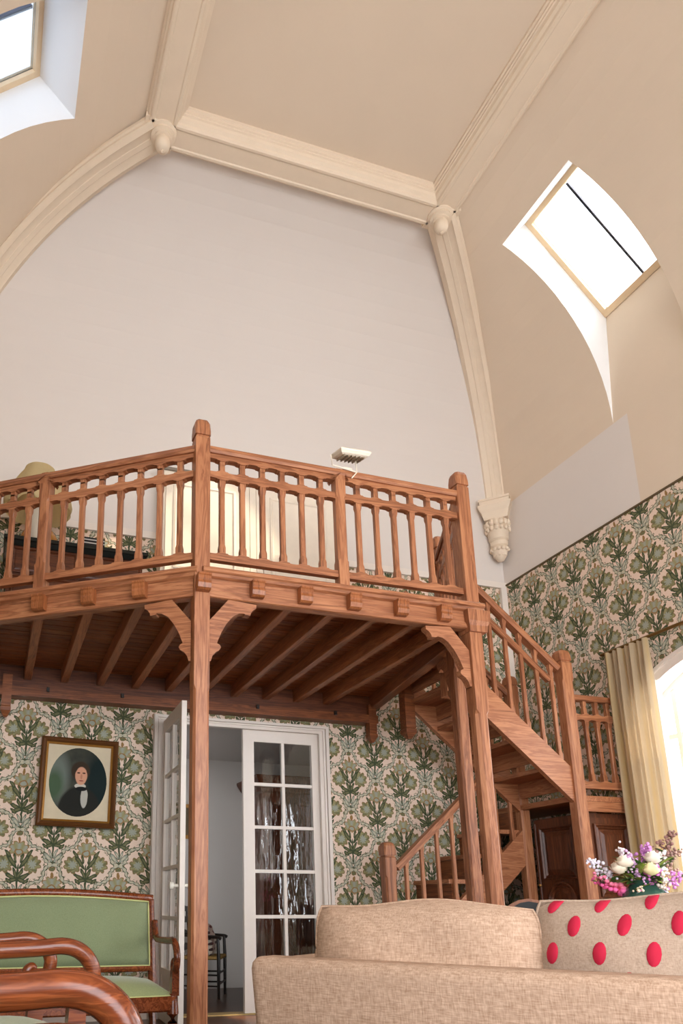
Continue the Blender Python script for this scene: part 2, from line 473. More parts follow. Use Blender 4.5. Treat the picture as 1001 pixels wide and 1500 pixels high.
def cove_side(mb, sx, x_wall, mi_cove, mi_rev):
    """curved ceiling side with its skylight opening, and the white splays of that opening"""
    P = lambda u, y: (x_wall - sx * u, y, cove_pt(u))
    for a, b in zip(US, US[1:]):
        hole = b <= SKY_U + 1e-6
        spans = [(lambda u: YF + u, lambda u: SKY_Y0), (lambda u: SKY_Y1, lambda u: YB - u)]
        if not hole: spans = [(lambda u: YF + u, lambda u: YB - u)]
        for f, g in spans:
            mb.quad(P(a, f(a)), P(a, g(a)), P(b, g(b)), P(b, f(b)), mi_cove)
    gt = (x_wall - sx * 0.685, 6.98); gb = (x_wall + sx * 0.104, 6.153)
    low = [u for u in US if u <= SKY_U + 1e-6]
    for y in (SKY_Y0, SKY_Y1):
        def outer(z):
            if z <= gb[1]: k = (z - ZS) / (gb[1] - ZS); return x_wall + (gb[0] - x_wall) * k
            k = (z - gb[1]) / (gt[1] - gb[1]); return gb[0] + (gt[0] - gb[0]) * k
        zz = sorted([cove_pt(u) for u in low] + [gb[1]])
        inv = lambda z: TC * (1 - math.sqrt(max(0, 1 - ((z - ZS) / (ZT - ZS)) ** 2)))
        for za, zb in zip(zz, zz[1:]):
            mb.quad((x_wall - sx * inv(za), y, za), (outer(za), y, za), (outer(zb), y, zb), (x_wall - sx * inv(zb), y, zb), mi_rev)
        zl = zz[-1]; mb.add([(x_wall - sx * inv(zl), y, zl), (outer(zl), y, zl), (gt[0], y, gt[1])], [(0, 1, 2)], mi_rev)
    c = P(SKY_U, 0)
    mb.quad((c[0], SKY_Y0, c[2]), (c[0], SKY_Y1, c[2]), (gt[0], SKY_Y1, gt[1]), (gt[0], SKY_Y0, gt[1]), mi_rev)
    mb.quad((x_wall, SKY_Y0, ZS), (x_wall, SKY_Y1, ZS), (gb[0], SKY_Y1, gb[1]), (gb[0], SKY_Y0, gb[1]), mi_cove)
    return gt, gb
gtR, gbR = cove_side(mb, 1, XR, 2, 3)
struct('wall_right', mb, [paper_r, white, tan, reveal_white], 'right wall with green bouquet wallpaper below and a curved tan slope above')

# --- left and front walls (mostly out of frame)
mb = MB()
LW = (-2.3, 0.2, 0.8, 3.4)  # unseen window opening, added to brighten the right wall
for (y0, y1, z0, z1) in ((YF, LW[0], 0, ZW), (LW[1], YB, 0, ZW), (LW[0], LW[1], 0, LW[2]), (LW[0], LW[1], LW[3], ZW)): mb.quad((XL, y0, z0), (XL, y1, z0), (XL, y1, z1), (XL, y0, z1))
mb.quad((XL, YF, ZW), (XL, YB, ZW), (XL, YB, ZS), (XL, YF, ZS), 1)
gtL, gbL = cove_side(mb, -1, XL, 2, 3)
struct('wall_left', mb, [wallpaper('y', 4.55, 2.245, 0.525, 0.54), white, tan, reveal_white], 'left wall rising into the curved tan slope with a skylight')
FW = (-0.3, 4.6, 0.6, 4.0)  # unseen front window, enlarged to fill the room with light
mb = MB(); x0, x1, z0, z1 = FW
mb.quad((XL, YF, 0), (x0, YF, 0), (x0, YF, ZW), (XL, YF, ZW)); mb.quad((x1, YF, 0), (XR, YF, 0), (XR, YF, ZW), (x1, YF, ZW))
mb.quad((x0, YF, 0), (x1, YF, 0), (x1, YF, z0), (x0, YF, z0)); mb.quad((x0, YF, z1), (x1, YF, z1), (x1, YF, ZW), (x0, YF, ZW))
mb.quad((XL, YF, ZW), (XR, YF, ZW), (XR, YF, ZS), (XL, YF, ZS), 1)
for a, b in zip(US, US[1:]):
    mb.quad((XL + a, YF + a, cove_pt(a)), (XR - a, YF + a, cove_pt(a)), (XR - b, YF + b, cove_pt(b)), (XL + b, YF + b, cove_pt(b)), 1)
struct('wall_front', mb, [paper_b, white], 'front wall with a tall studio window enlarged for fill light')

# --- floor, flat ceiling
mb = MB(); mb.quad((XL, YF, 0), (XR, YF, 0), (XR, YB + .12, 0), (XL, YB + .12, 0))
@mat
def planks(name, tone=1.0):
    n = NT(name); v = n.coord('Object')
    br = n.node('ShaderNodeTexBrick'); br.inputs['Scale'].default_value = 1.0
    br.inputs['Brick Width'].default_value = 1.1; br.inputs['Row Height'].default_value = 0.11; br.inputs['Mortar Size'].default_value = 0.003
    br.inputs['Color1'].default_value = lin(88 * tone, 54 * tone, 34 * tone); br.inputs['Color2'].default_value = lin(112 * tone, 70 * tone, 44 * tone); br.inputs['Mortar'].default_value = lin(36, 22, 14)
    n.l.new(v, br.inputs['Vector'])
    g = n.noise(n.mapping(v, (2, 30, 1)), 1.4, 4, 0.6, 0.6)
    return n.fin(n.mix(g * 0.45, br.outputs[0], lin(48, 28, 17)), 0.32, None, 0.5)
struct('floor', mb, planks('oak_floor'), 'polished dark oak board floor')
BX0, BX1, BY1, BY0 = 0.76, 3.475, 4.48, YF + TC
mb = MB(); mb.quad((BX0 - .05, BY0 - .05, 6.838), (BX1 + .05, BY0 - .05, 6.838), (BX1 + .05, BY1 + .05, 6.838), (BX0 - .05, BY1 + .05, 6.838))
struct('ceiling', mb, tan, 'flat tan ceiling panel set between moulded beams')

# --- ceiling beams with stepped mouldings on the panel side
def beam_ring(name, p0, p1, inward, label):
    """soffit beam between p0 and p1 (outer edge); inward is the horizontal unit vector towards the panel"""
    sec = [(-.045, 6.83), (-.045, 6.785), (-.036, 6.778), (-.036, 6.765), (-.02, 6.758), (-.02, 6.735), (-.006, 6.728), (0.0, 6.712), (.012, 6.705), (.03, 6.705), (.038, 6.713), (.172, 6.713), (.18, 6.705), (.20, 6.705), (.21, 6.715),
           (.214, 6.735), (.234, 6.75), (.24, 6.775), (.252, 6.78), (.252, 6.792), (.264, 6.797), (.264, 6.812), (.278, 6.818), (.278, 6.87), (-.045, 6.87)]
    iv = Vector(inward); mb = MB()
    mb.loft([[(p[0] + iv.x * d, p[1] + iv.y * d, z) for d, z in sec] for p in (p0, p1)])
    return struct(name, mb, cream, label)
beam_ring('trim_1', (BX0, BY1, 0), (BX1, BY1, 0), (0, -1, 0), 'moulded cream ceiling beam above the white back slope')
beam_ring('trim_2', (BX0, BY0, 0), (BX0, BY1, 0), (1, 0, 0), 'moulded cream ceiling beam on the side of the blue-lit skylight')
beam_ring('trim_3', (BX1, BY0, 0), (BX1, BY1, 0), (-1, 0, 0), 'moulded cream ceiling beam on the side of the overexposed skylight')
beam_ring('trim_4', (BX0, BY0, 0), (BX1, BY0, 0), (0, 1, 0), 'moulded cream ceiling beam over the front wall')

for (xa, xb) in ((BX0 - .036, BX0 + .205), (BX1 - .205, BX1 + .036)):
    mb = MB(); mb.box(xa, xb, BY1 - .205, BY1 + .036, 6.718, 6.84); obj('corner_block', mb, cream, bpy.data.objects['trim_1'])
# --- curved hip ribs, corbels, turned bosses
def hip(name, cx, cy, dx, dy, label):
    lat = Vector((-dy, dx, 0)).normalized()
    path = []
    for a in range(2, 89, 4):
        u = TC * (1 - math.cos(math.radians(a))); path.append(Vector((cx + dx * u, cy + dy * u, cove_pt(u))))
    sec = [(-.165, .0), (-.165, .035), (-.15, .05), (-.15, .075), (-.128, .085), (-.118, .10), (-.10, .11), (-.088, .10), (-.03, .098), (-.024, .105), (.024, .105), (.03, .098), (.088, .10), (.10, .11), (.118, .10), (.128, .085), (.15, .075), (.15, .05), (.165, .035), (.165, .0)]
    sec = [(q * .80, d * .78) for q, d in sec]
    path = [path[0] - Vector((0, 0, .12))] + path + [Vector((cx + dx * (TC + .09), cy + dy * (TC + .09), ZT + .005))]
    rings = []
    for i, p in enumerate(path):
        t = (path[min(i + 1, len(path) - 1)] - path[max(i - 1, 0)]).normalized()
        nrm = lat.cross(t); 
        if nrm.dot(Vector((dx, dy, -0.6))) < 0: nrm = -nrm
        rings.append([p + lat * q + nrm * (d + .02) for q, d in sec])
    mb = MB(); mb.loft(rings)
    o = struct(name, mb, cream, label, True)
    # corbel at the foot of the rib
    base = Vector((cx + dx * .10, cy + dy * .10, 0)); M = T(base.x, base.y) @ Matrix.Rotation(math.atan2(dy, dx), 4, 'Z')
    c = MB()
    for (w, d0, z0, z1, w2) in ((.135, .10, 4.90, 4.93, .15), (.15, .115, 4.93, 4.97, .165), (.165, .13, 4.97, 4.985, .165), (.14, .10, 4.985, 5.03, .15), (.155, .12, 5.03, 5.055, .155), (.118, .085, 4.82, 4.90, .135)):
        c.loft([[(-.12, -w, z0), (d0, -w, z0), (d0, w, z0), (-.12, w, z0)], [(-.12, -w2, z1), (d0 + (w2 - w), -w2, z1), (d0 + (w2 - w), w2, z1), (-.12, w2, z1)]])
    obj('corbel_cap', c, cream, o, M)
    c = MB(); c.lathe([(.01, 4.36), (.035, 4.37), (.06, 4.41), (.078, 4.46), (.085, 4.50), (.07, 4.515), (.088, 4.53), (.092, 4.57), (.08, 4.585), (.098, 4.60), (.108, 4.68), (.11, 4.83)], 16, (-.01, 0, 0))
    obj('corbel_drop', c, cream, o, M, True)
    c = MB()
    for k in range(9):        # carved leaves
        a = math.radians(-96 + 24 * k)
        for (r, z, s) in ((.112, 4.775, .036), (.116, 4.71, .026)):
            c.sphere((-.01 + r * math.cos(a), r * math.sin(a), z), s, 7, 5, .8, .8, 1.1)
    for k in range(7):
        a = math.radians(-90 + 30 * k)
        c.sphere((-.01 + .082 * math.cos(a), .082 * math.sin(a), 4.485), .023, 7, 5)
        c.sphere((-.01 + .055 * math.cos(a), .055 * math.sin(a), 4.425), .019, 6, 4)
    obj('carved_leaves', c, cream, o, M, True)
    return o
hip('trim_5', XR, YB, -1, -1, 'cream curved rib ending in a carved corbel beside the green papered wall')
hip('trim_6', XL, YB, 1, -1, 'cream curved rib running down towards the wall with the lamp and dresser')
hip('trim_7', XR, YF, -1, 1, 'cream curved rib in the front corner by the windows')
hip('trim_8', XL, YF, 1, 1, 'cream curved rib in the front corner away from the windows')
for (x, y) in ((BX0 + .115, BY1 - .115), (BX1 - .115, BY1 - .115)):
    b = MB(); b.lathe([(.108, 6.72), (.108, 6.70), (.09, 6.69), (.094, 6.676), (.094, 6.666), (.07, 6.658), (.07, 6.645), (.052, 6.64), (.058, 6.62), (.060, 6.59), (.050, 6.555), (.028, 6.536), (.014, 6.533), (.014, 6.522), (.002, 6.518)], 20, (x, y, 0))
    o = obj('ceiling_boss', b, cream, None, I4, True)
    tag(o, 'turned cream boss on the beam corner ' + ('towards the blue-lit skylight' if x < 2 else 'towards the overexposed skylight'), 'boss', 'turned bosses at the beam corners')
# picture-rail trim and corner batten
mb = MB(); mb.box(XL, XR, YB - .025, YB, ZW - .035, ZW + .03); struct('trim_9', mb, joinery, 'white rail between green wallpaper and white wall')
mb = MB(); mb.box(XR - .075, XR - .005, YB - .03, YB, 2.75, ZW - .035); struct('trim_10', mb, joinery, 'narrow white batten in the papered corner behind the stair')
mb = MB(); mb.box(XR - .012, XR, YF, YB, ZW - .008, ZW + .008); struct('trim_11', mb, plain('dark_bead', (92, 76, 50)), 'thin dark bead above the wallpaper on the window wall')
for i, (x0, x1) in enumerate(((XL, 1.245), (2.88, 3.0))):
    mb = MB(); mb.box(x0, x1, YB - .02, YB, 0, .12); struct('baseboard_back' if i == 0 else 'baseboard_back_right', mb, joinery, 'white baseboard below the papered back wall')

# --- skylights
sky_wood = plain('skylight_frame_paint', (222, 196, 160), 0.5, 0.08, 0.06, 20)
glass = pane_glass('window_glass', 0, 0.6)
def skylight(name, gt, gb, sx, label, tint):
    glass = pane_glass('skylight_glass', 0, 0.6, tint)  # tint added to dim the daylight entering through this skylight
    o = put(name, None); o['kind'] = 'structure'; o['label'] = label
    A = Vector((gt[0], 0, gt[1])); B = Vector((gb[0], 0, gb[1])); d = (B - A).normalized(); L = (B - A).length
    nn = Vector((d.z, 0, -d.x));  nn = nn if nn.z > 0 else -nn
    def bx(nm, s0, s1, y0, y1, h0, h1, m):
        vs = []
        for h in (h0, h1):
            for s, y in ((s0, y0), (s1, y0), (s1, y1), (s0, y1)):
                p = A + d * s + nn * h; vs.append((p.x, y, p.z))
        mb = MB(); mb.add(vs, [(0, 3, 2, 1), (4, 5, 6, 7), (0, 1, 5, 4), (1, 2, 6, 5), (2, 3, 7, 6), (3, 0, 4, 7)])
        return obj(nm, mb, m, o)
    y0, y1 = SKY_Y0, SKY_Y1
    bx('frame_rail', 0, .05, y0, y1, -.012, .045, sky_wood); bx('frame_rail', L - .06, L, y0, y1, -.012, .045, sky_wood)
    bx('frame_stile', .05, L - .06, y0, y0 + .045, -.012, .045, sky_wood); bx('frame_stile', .05, L - .06, y1 - .045, y1, -.012, .045, sky_wood)
    bx('pane', .05, L - .06, y0 + .045, y1 - .045, .02, .026, glass)
    bx('glazing_bar', .05, L - .05, 3.965, 3.985, .05, .075, plain('lead_grey', (70, 74, 96), 0.5))
    c = A + d * (L / 2) + nn * .1
    portal('portal_' + name, (c.x, (y0 + y1) / 2, c.z), -nn, L, y1 - y0)
    return o
skylight('window_1', gtR, gbR, 1, 'overexposed skylight in the tan slope above the papered wall', (.75, .75, .74, 1))
skylight('window_2', gtL, gbL, -1, 'skylight with a flaking frame and blue-lit white splay', (.46, .49, .53, 1))

# --- arched windows of the right wall
def arched_window(name, yc, hw, sill, zs, rise, label):
    o = put(name, None); o['kind'] = 'structure'; o['label'] = label
    N = 24
    def band(nm, r_out, r_in, x0, x1, foot):
        # casing band following the opening outline
        out, inn = [], []
        yl = [yc - hw - r_out + (2 * hw + 2 * r_out) * i / N for i in range(N + 1)]
        for i, y in enumerate(yl):
            out.append((y, arch_z(y, yc, hw + r_out, zs, rise + r_out * .75)))
            y2 = yc - hw + r_in + (2 * hw - 2 * r_in) * i / N
            inn.append((y2, arch_z(y2, yc, hw - r_in, zs, rise - r_in * .75)))
        out = [(out[0][0], foot)] + out + [(out[-1][0], foot)]; inn = [(inn[0][0], foot)] + inn + [(inn[-1][0], foot)]
        mb = MB()
        rings = [[(x0, a[0], a[1]), (x1, a[0], a[1]), (x1, b[0], b[1]), (x0, b[0], b[1])] for a, b in zip(out, inn)]
        mb.loft(rings); return obj(nm, mb, joinery, o)
    band('casing', .13, .0, XR - .03, XR, .12)
    band('casing_bead', .13, -.09, XR - .045, XR - .03, .12)
    band('sash_frame', -.0, .06, XR + .12, XR + .18, sill)
    for y in (yc + .50, yc, yc - .50):
        w = .05 if y == yc else .04
        mb = MB(); mb.box(XR + .125, XR + .175, y - w / 2, y + w / 2, sill, arch_z(y, yc, hw, zs, rise)); obj('mullion', mb, joinery, o)
    for z in (sill + .03, 1.36, 2.17):
        mb = MB(); mb.box(XR + .13, XR + .17, yc - hw, yc + hw, z - .02, z + .02); obj('glazing_bar', mb, joinery, o)
    cols = [yc - hw + .06, yc - .50, yc, yc + .50, yc + hw - .06]
    rows = [sill + .05, 1.36, 2.17]
    for a, b in zip(cols, cols[1:]):
        for r, z0 in enumerate(rows):
            za = rows[r + 1] if r < 2 else arch_z(a, yc, hw, zs, rise) - .05
            zb = rows[r + 1] if r < 2 else arch_z(b, yc, hw, zs, rise) - .05
            mb = MB(); mb.poly([(XR + .15, a + .021, z0 + .021), (XR + .15, b - .021, z0 + .021), (XR + .15, b - .021, zb - .021), (XR + .15, a + .021, za - .021)])
            obj('pane', mb, glass, o)
    mb = MB(); mb.box(XR - .06, XR + .12, yc - hw - .03, yc + hw + .03, sill - .04, sill); obj('sill', mb, joinery, o)
    portal('portal_' + name, (XR + .28, yc, (sill + zs + rise) / 2), (-1, 0, 0), zs + rise - sill, 2 * hw)
    return o
arched_window('window_3', *WINS[0], 'white arched window blown out by daylight behind the bouquet')
arched_window('fill_window_4', *WINS[1], 'unseen white arched window added for fill light between the other two of the right wall')
arched_window('window_7', *WINS[2], 'white arched window in the front part of the right wall')
o = put('window_5', None); o['kind'] = 'structure'; o['label'] = 'unseen tall studio window in the front wall, enlarged for fill light'
x0, x1, z0, z1 = FW
for i in range(5):
    x = x0 + (x1 - x0) * i / 4; mb = MB(); mb.box(x - .035, x + .035, YF - .08, YF - .02, z0, z1); obj('mullion', mb, joinery, o)
for i in range(4):
    z = z0 + (z1 - z0) * i / 3; mb = MB(); mb.box(x0, x1, YF - .075, YF - .025, z - .03, z + .03); obj('glazing_bar', mb, joinery, o)
for i in range(4):
    for k in range(3):
        xa, xb = x0 + (x1 - x0) * i / 4 + .035, x0 + (x1 - x0) * (i + 1) / 4 - .035; za, zb = z0 + (z1 - z0) * k / 3 + .03, z0 + (z1 - z0) * (k + 1) / 3 - .03
        mb = MB(); mb.quad((xa, YF - .05, za), (xb, YF - .05, za), (xb, YF - .05, zb), (xa, YF - .05, zb)); obj('pane', mb, glass, o)
portal('portal_front', ((x0 + x1) / 2, YF - .12, (z0 + z1) / 2), (0, 1, 0), x1 - x0, z1 - z0)

o = put('fill_window_8', None); o['kind'] = 'structure'; o['label'] = 'unseen tall window added in the front part of the left wall to light the right wall'
for i in range(4):
    y = LW[0] + (LW[1] - LW[0]) * i / 3; mb = MB(); mb.box(XL - .08, XL - .02, y - .03, y + .03, LW[2], LW[3]); obj('mullion', mb, joinery, o)
    z = LW[2] + (LW[3] - LW[2]) * i / 3; mb = MB(); mb.box(XL - .075, XL - .025, LW[0], LW[1], z - .025, z + .025); obj('glazing_bar', mb, joinery, o)
for i in range(3):
    for k in range(3):
        ya, yb_ = LW[0] + (LW[1] - LW[0]) * i / 3 + .03, LW[0] + (LW[1] - LW[0]) * (i + 1) / 3 - .03; za, zb = LW[2] + (LW[3] - LW[2]) * k / 3 + .025, LW[2] + (LW[3] - LW[2]) * (k + 1) / 3 - .025
        mb = MB(); mb.quad((XL - .05, ya, za), (XL - .05, yb_, za), (XL - .05, yb_, zb), (XL - .05, ya, zb)); obj('pane', mb, glass, o)
portal('portal_left', (XL - .12, (LW[0] + LW[1]) / 2, (LW[2] + LW[3]) / 2), (1, 0, 0), LW[3] - LW[2], LW[1] - LW[0])

# --- French door: casing, leaf standing open, closed leaf
mb = MB()
for (w0, w1, y0, y1) in ((0, .098, YB - .022, YB), (.004, .034, YB - .045, YB - .022), (.040, .058, YB - .034, YB - .022), (.078, .098, YB - .036, YB - .022)):
    mb.box(1.247 + w0, 1.247 + w1, y0, y1, 0, 2.448 - w0); mb.box(2.877 - w1, 2.877 - w0, y0, y1, 0, 2.448 - w0)
    mb.box(1.247 + w1, 2.877 - w1, y0, y1, 2.448 - w1 * .75, 2.448 - w0 * .75)
struct('trim_12', mb, joinery, 'white moulded casing around the French door')
old_glass = pane_glass('old_wavy_glass', 0.10, 2.6, (0.93, 0.94, 0.93, 1))
porcelain = plain('porcelain', (240, 236, 224), 0.15, 0.02)
def leaf(name, M, w, label, knob_x):
    """French door leaf in local x 0..w, y -0.02..0.02, z 0.01..2.38"""
    o = put(name, None, None, M); o['kind'] = 'structure'; o['label'] = label
    H = 2.385; gx0, gx1 = .102, w - .075; rows = [.39, .766, 1.142, 1.517, 1.892, 2.272]
    def b(nm, *a):
        mb = MB(); mb.box(*a); return obj(nm, mb, joinery, o, M)
    b('stile', 0, gx0, -.02, .02, .01, H); b('stile', gx1, w, -.02, .02, .01, H)
    b('top_rail', gx0, gx1, -.02, .02, rows[-1], H); b('bottom_rail', gx0, gx1, -.02, .02, .01, .13)
    b('lock_rail', gx0, gx1, -.02, .02, .34, .39); b('bottom_panel', gx0, gx1, -.008, .008, .13, .34)
    gm = (gx0 + gx1) / 2
    b('muntin', gm - .014, gm + .014, -.016, .016, rows[0], rows[-1])
    for z in rows[1:-1]:
        b('muntin', gx0, gm - .014, -.016, .016, z - .014, z + .014); b('muntin', gm + .014, gx1, -.016, .016, z - .014, z + .014)
    for xa, xb in ((gx0, gm - .014), (gm + .014, gx1)):
        for za, zb in zip(rows, rows[1:]):
            mb = MB(); mb.quad((xa, 0, za), (xb, 0, za), (xb, 0, zb), (xa, 0, zb)); obj('pane', mb, old_glass, o, M)
    for z in (.4, 1.12, 2.1):
        mb = MB(); mb.lathe([(.011, -.05), (.013, -.048), (.013, .048), (.011, .05)], 8, (w if knob_x < w / 2 else 0, -.024, z)); obj('hinge', mb, joinery, o, M, True)
    if knob_x:
        for s in (-1, 1):
            mb = MB(); mb.lathe([(.012, 0), (.012, .03), (.026, .036), (.03, .05), (.026, .064), (.008, .068)], 12)
            obj('knob', mb, porcelain, o, M @ T(knob_x, s * .02, 1.0) @ Matrix.Rotation(s * -math.pi / 2, 4, 'X'), True)
    return o
leaf('door_1', T(2.062, YB + .03, 0), .73, 'closed white French door leaf with ten wavy panes', .0)
leaf('door_2', T(1.352, YB - .01, 0) @ Matrix.Rotation(math.radians(-91.5), 4, 'Z'), .73, 'white glazed French door leaf standing open', .68)

# --- the hall behind the door
hall = plaster('hall_paint', (206, 200, 194), 0.02)
HX0, HX1, HY0, HY1, HZ = 0.3, 4.2, YB + .12, 7.9, 2.46
mb = MB(); mb.quad((HX0, HY1, 0), (HX1, HY1, 0), (HX1, HY1, HZ), (HX0, HY1, HZ)); struct('wall_hall_back', mb, hall, 'plain grey wall of the hall beyond the door')
mb = MB(); mb.quad((HX1, HY0, 0), (HX1, HY1, 0), (HX1, HY1, HZ), (HX1, HY0, HZ)); struct('wall_hall_right', mb, hall, 'grey side wall of the hall beyond the wardrobe')
mb = MB(); ya, yb_, za, zb = 6.7, 7.3, 1.1, 1.9  # opening of an unseen hall window, added to let daylight in
mb.quad((HX0, HY0, 0), (HX0, ya, 0), (HX0, ya, HZ), (HX0, HY0, HZ)); mb.quad((HX0, yb_, 0), (HX0, HY1, 0), (HX0, HY1, HZ), (HX0, yb_, HZ))
mb.quad((HX0, ya, 0), (HX0, yb_, 0), (HX0, yb_, za), (HX0, ya, za)); mb.quad((HX0, ya, zb), (HX0, yb_, zb), (HX0, yb_, HZ), (HX0, ya, HZ))
struct('wall_hall_left', mb, hall, 'grey side wall of the hall with a small window added for daylight')
mb = MB(); mb.quad((HX0, HY0, 0), (DX0, HY0, 0), (DX0, HY0, HZ), (HX0, HY0, HZ)); mb.quad((DX1, HY0, 0), (HX1, HY0, 0), (HX1, HY0, HZ), (DX1, HY0, HZ)); mb.quad((DX0, HY0, DZ), (DX1, HY0, DZ), (DX1, HY0, HZ), (DX0, HY0, HZ))
struct('wall_hall_front', mb, hall, 'hall side of the wall around the French door')
mb = MB(); mb.quad((HX0, HY0, 0), (HX1, HY0, 0), (HX1, HY1, 0), (HX0, HY1, 0)); struct('floor_hall', mb, planks('hall_floor', .8), 'dark board floor of the hall')
mb = MB(); mb.quad((HX0, HY0, HZ), (HX1, HY0, HZ), (HX1, HY1, HZ), (HX0, HY1, HZ)); struct('ceiling_hall', mb, hall, 'grey ceiling of the hall')
mb = MB(); mb.box(HX0, HX1, HY1 - .015, HY1, 0, .14); struct('baseboard_hall', mb, hall, 'grey baseboard of the hall')
o = put('fill_window_6', None); o['kind'] = 'structure'; o['label'] = 'small unseen window added to bring daylight into the hall'
for (a, b, c, d) in ((ya, yb_, za, za + .05), (ya, yb_, zb - .05, zb), (ya, ya + .05, za, zb), (yb_ - .05, yb_, za, zb), ((ya + yb_) / 2 - .02, (ya + yb_) / 2 + .02, za, zb)):
    mb = MB(); mb.box(HX0 - .05, HX0, a, b, c, d); obj('frame_bar', mb, joinery, o)
mb = MB(); mb.quad((HX0 - .03, ya, za), (HX0 - .03, yb_, za), (HX0 - .03, yb_, zb), (HX0 - .03, ya, zb)); obj('pane', mb, glass, o)
portal('portal_hall', (HX0 - .1, (ya + yb_) / 2, (za + zb) / 2), (1, 0, 0), zb - za, yb_ - ya)
mb = MB(); mb.box(DX0, DX1, YB - .005, YB + .13, 0, .008); struct('trim_13', mb, plain('brass_strip', (190, 160, 104), 0.4), 'pale threshold strip under the French door')

# ================================================================== MEZZANINE BALCONY
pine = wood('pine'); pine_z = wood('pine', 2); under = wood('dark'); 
FZ = 2.81                                        # balcony floor
MP = Vector((1.072, 3.885, 0)); RP = Vector((2.935, 3.885, 0)); UN = Vector((3.36, 4.78, 0))
DL = Vector((-0.832, 0.555, 0)); LEFT_END = MP + DL * 2.205
balc = thing('mezzanine_balcony', 'reddish pine mezzanine balcony with scalloped railing on square posts', 'balcony', T(MP.x, MP.y, 0))

def newel(name, x, y, z0, z1, w, parent, cap_h=.13, m=None, rot=0.0, chf=.014):
    """square post with stop-chamfers, a groove and a rounded cap"""
    m = m or pine_z; a = w / 2; c = .010
    def sq(z, k=1.0, cc=c):
        b = a * k
        return [(-b + cc, -b, z), (b - cc, -b, z), (b, -b + cc, z), (b, b - cc, z), (b - cc, b, z), (-b + cc, b, z), (-b, b - cc, z), (-b, -b + cc, z)]
    H = z1 - z0
    zs = [sq(0, 1, .002), sq(.16, 1, .002), sq(.18, 1, chf), sq(min(H - cap_h - .16, 2.05 - z0 if H > 3.5 else 9), 1, chf), sq(min(H - cap_h - .14, 2.08 - z0 if H > 3.5 else 9), 1, .002), sq(H - cap_h, 1, .002), sq(H - cap_h + .008, .86, .002), sq(H - cap_h + .018, .86, .002)]
    M = T(x, y, z0) @ Matrix.Rotation(rot, 4, 'Z')
    o = obj(name, MB().loft(zs), m, parent, M)
    cap = MB(); r = []
    for (h, k) in ((.018, 1.06), (.05, 1.08), (cap_h - .035, 1.02), (cap_h - .014, .86), (cap_h - .004, .55), (cap_h, .2)):
        r.append(sq(H - cap_h + h, k, .004 + .012 * (h / cap_h)))
    cap.loft(r); obj('cap', cap, m, o, M)
    return o

def balu_mesh(h, w=.040):
    key = ('balu', round(h, 3), w)
    if key not in _cache:
        a = w / 2
        def sq(z, k, cc): 
            b = a * k; return [(-b + cc, -b, z), (b - cc, -b, z), (b, -b + cc, z), (b, b - cc, z), (b - cc, b, z), (-b + cc, b, z), (-b, b - cc, z), (-b, -b + cc, z)]
        rings = [sq(0, 1.0, .001), sq(.05, 1.0, .001), sq(.075, .84, .005), sq(h - .06, .84, .005), sq(h - .035, 1.0, .001), sq(h, 1.0, .001)]
        _cache[key] = MB().loft(rings).mesh('baluster', pine_z)
    return _cache[key]

def scallop(L, xs, z0, z1, t, top, bottom, d=.022):
    """rail along +X whose edges are cusped between the balusters at xs"""
    up, dn = [], []
    stops = [0.0] + xs + [L]
    prof = [(0, 1), (.10, 1), (.16, .62), (.24, .55), (.30, .12), (.42, 0), (.58, 0), (.70, .12), (.76, .55), (.84, .62), (.90, 1)]
    for a, b in zip(stops, stops[1:]):
        for q, k in prof:
            x = a + (b - a) * q
            up.append((x, z1 - (d * (1 - k) if top else 0))); dn.append((x, z0 + (d * (1 - k) if bottom else 0)))
    up.append((L, z1)); dn.append((L, z0))
    mb = MB(); n = len(up)
    rings = [[(up[i][0], -t / 2, up[i][1]), (up[i][0], t / 2, up[i][1]), (dn[i][0], t / 2, dn[i][1]), (dn[i][0], -t / 2, dn[i][1])] for i in range(n)]
    return mb.loft(rings)

def railing(p0, p1, nb, parent, zb=FZ, top=.83, foot=.0):
    """level railing between two posts with nb balusters"""
    M, L = frame((p0.x, p0.y, zb), (p1.x, p1.y, zb))
    xs = [L * (i + 1) / (nb + 1) for i in range(nb)]
    bar_ = MB(); bar_.loft([[(x, -.045, top - .03), (x, -.036, top - .045), (x, .036, top - .045), (x, .045, top - .03), (x, .040, top - .004), (x, .02, top + .004), (x, -.02, top + .004), (x, -.040, top - .004)] for x in (0, L)])
    obj('handrail', bar_, pine, parent, M)
    obj('top_rail', scallop(L, xs, top - .088, top - .045, .046, False, True, .013), pine, parent, M)
    obj('middle_rail', scallop(L, xs, top - .222, top - .154, .046, True, True, .013), pine, parent, M)
    obj('bottom_rail', scallop(L, xs, .064, .122, .042, True, False, .014), pine, parent, M)
    for x in xs:
        w = M @ Vector((x, 0, 0))
        put('baluster', balu_mesh(top - .222 - .095), parent, Matrix.LocRotScale(Vector((w.x, w.y, zb + .105)), M.to_quaternion(), None))
        q = MB(); put('short_baluster', balu_mesh(.075, .034), parent, Matrix.LocRotScale(Vector((w.x, w.y, zb + top - .158)), M.to_quaternion(), None))

# posts
post_w = .094
p = newel('post', MP.x, MP.y, 0, 3.825, post_w, balc, .14)
p = newel('post', RP.x, RP.y, 0, 3.80, .094, balc, .13, chf=.022)
newel('support_post', 3.065, 4.26, 0, 2.66, .088, balc, .02)
newel('newel', UN.x, UN.y, 2.45, 3.83, .095, balc, .13)
LM = MP + DL * 1.075; newel('newel', LM.x, LM.y, FZ + .01, 3.60, .075, balc, .01, rot=math.atan2(DL.y, DL.x))
RM = Vector((2.008, 3.885, 0)); newel('newel', RM.x, RM.y, FZ + .01, 3.60, .07, balc, .01)
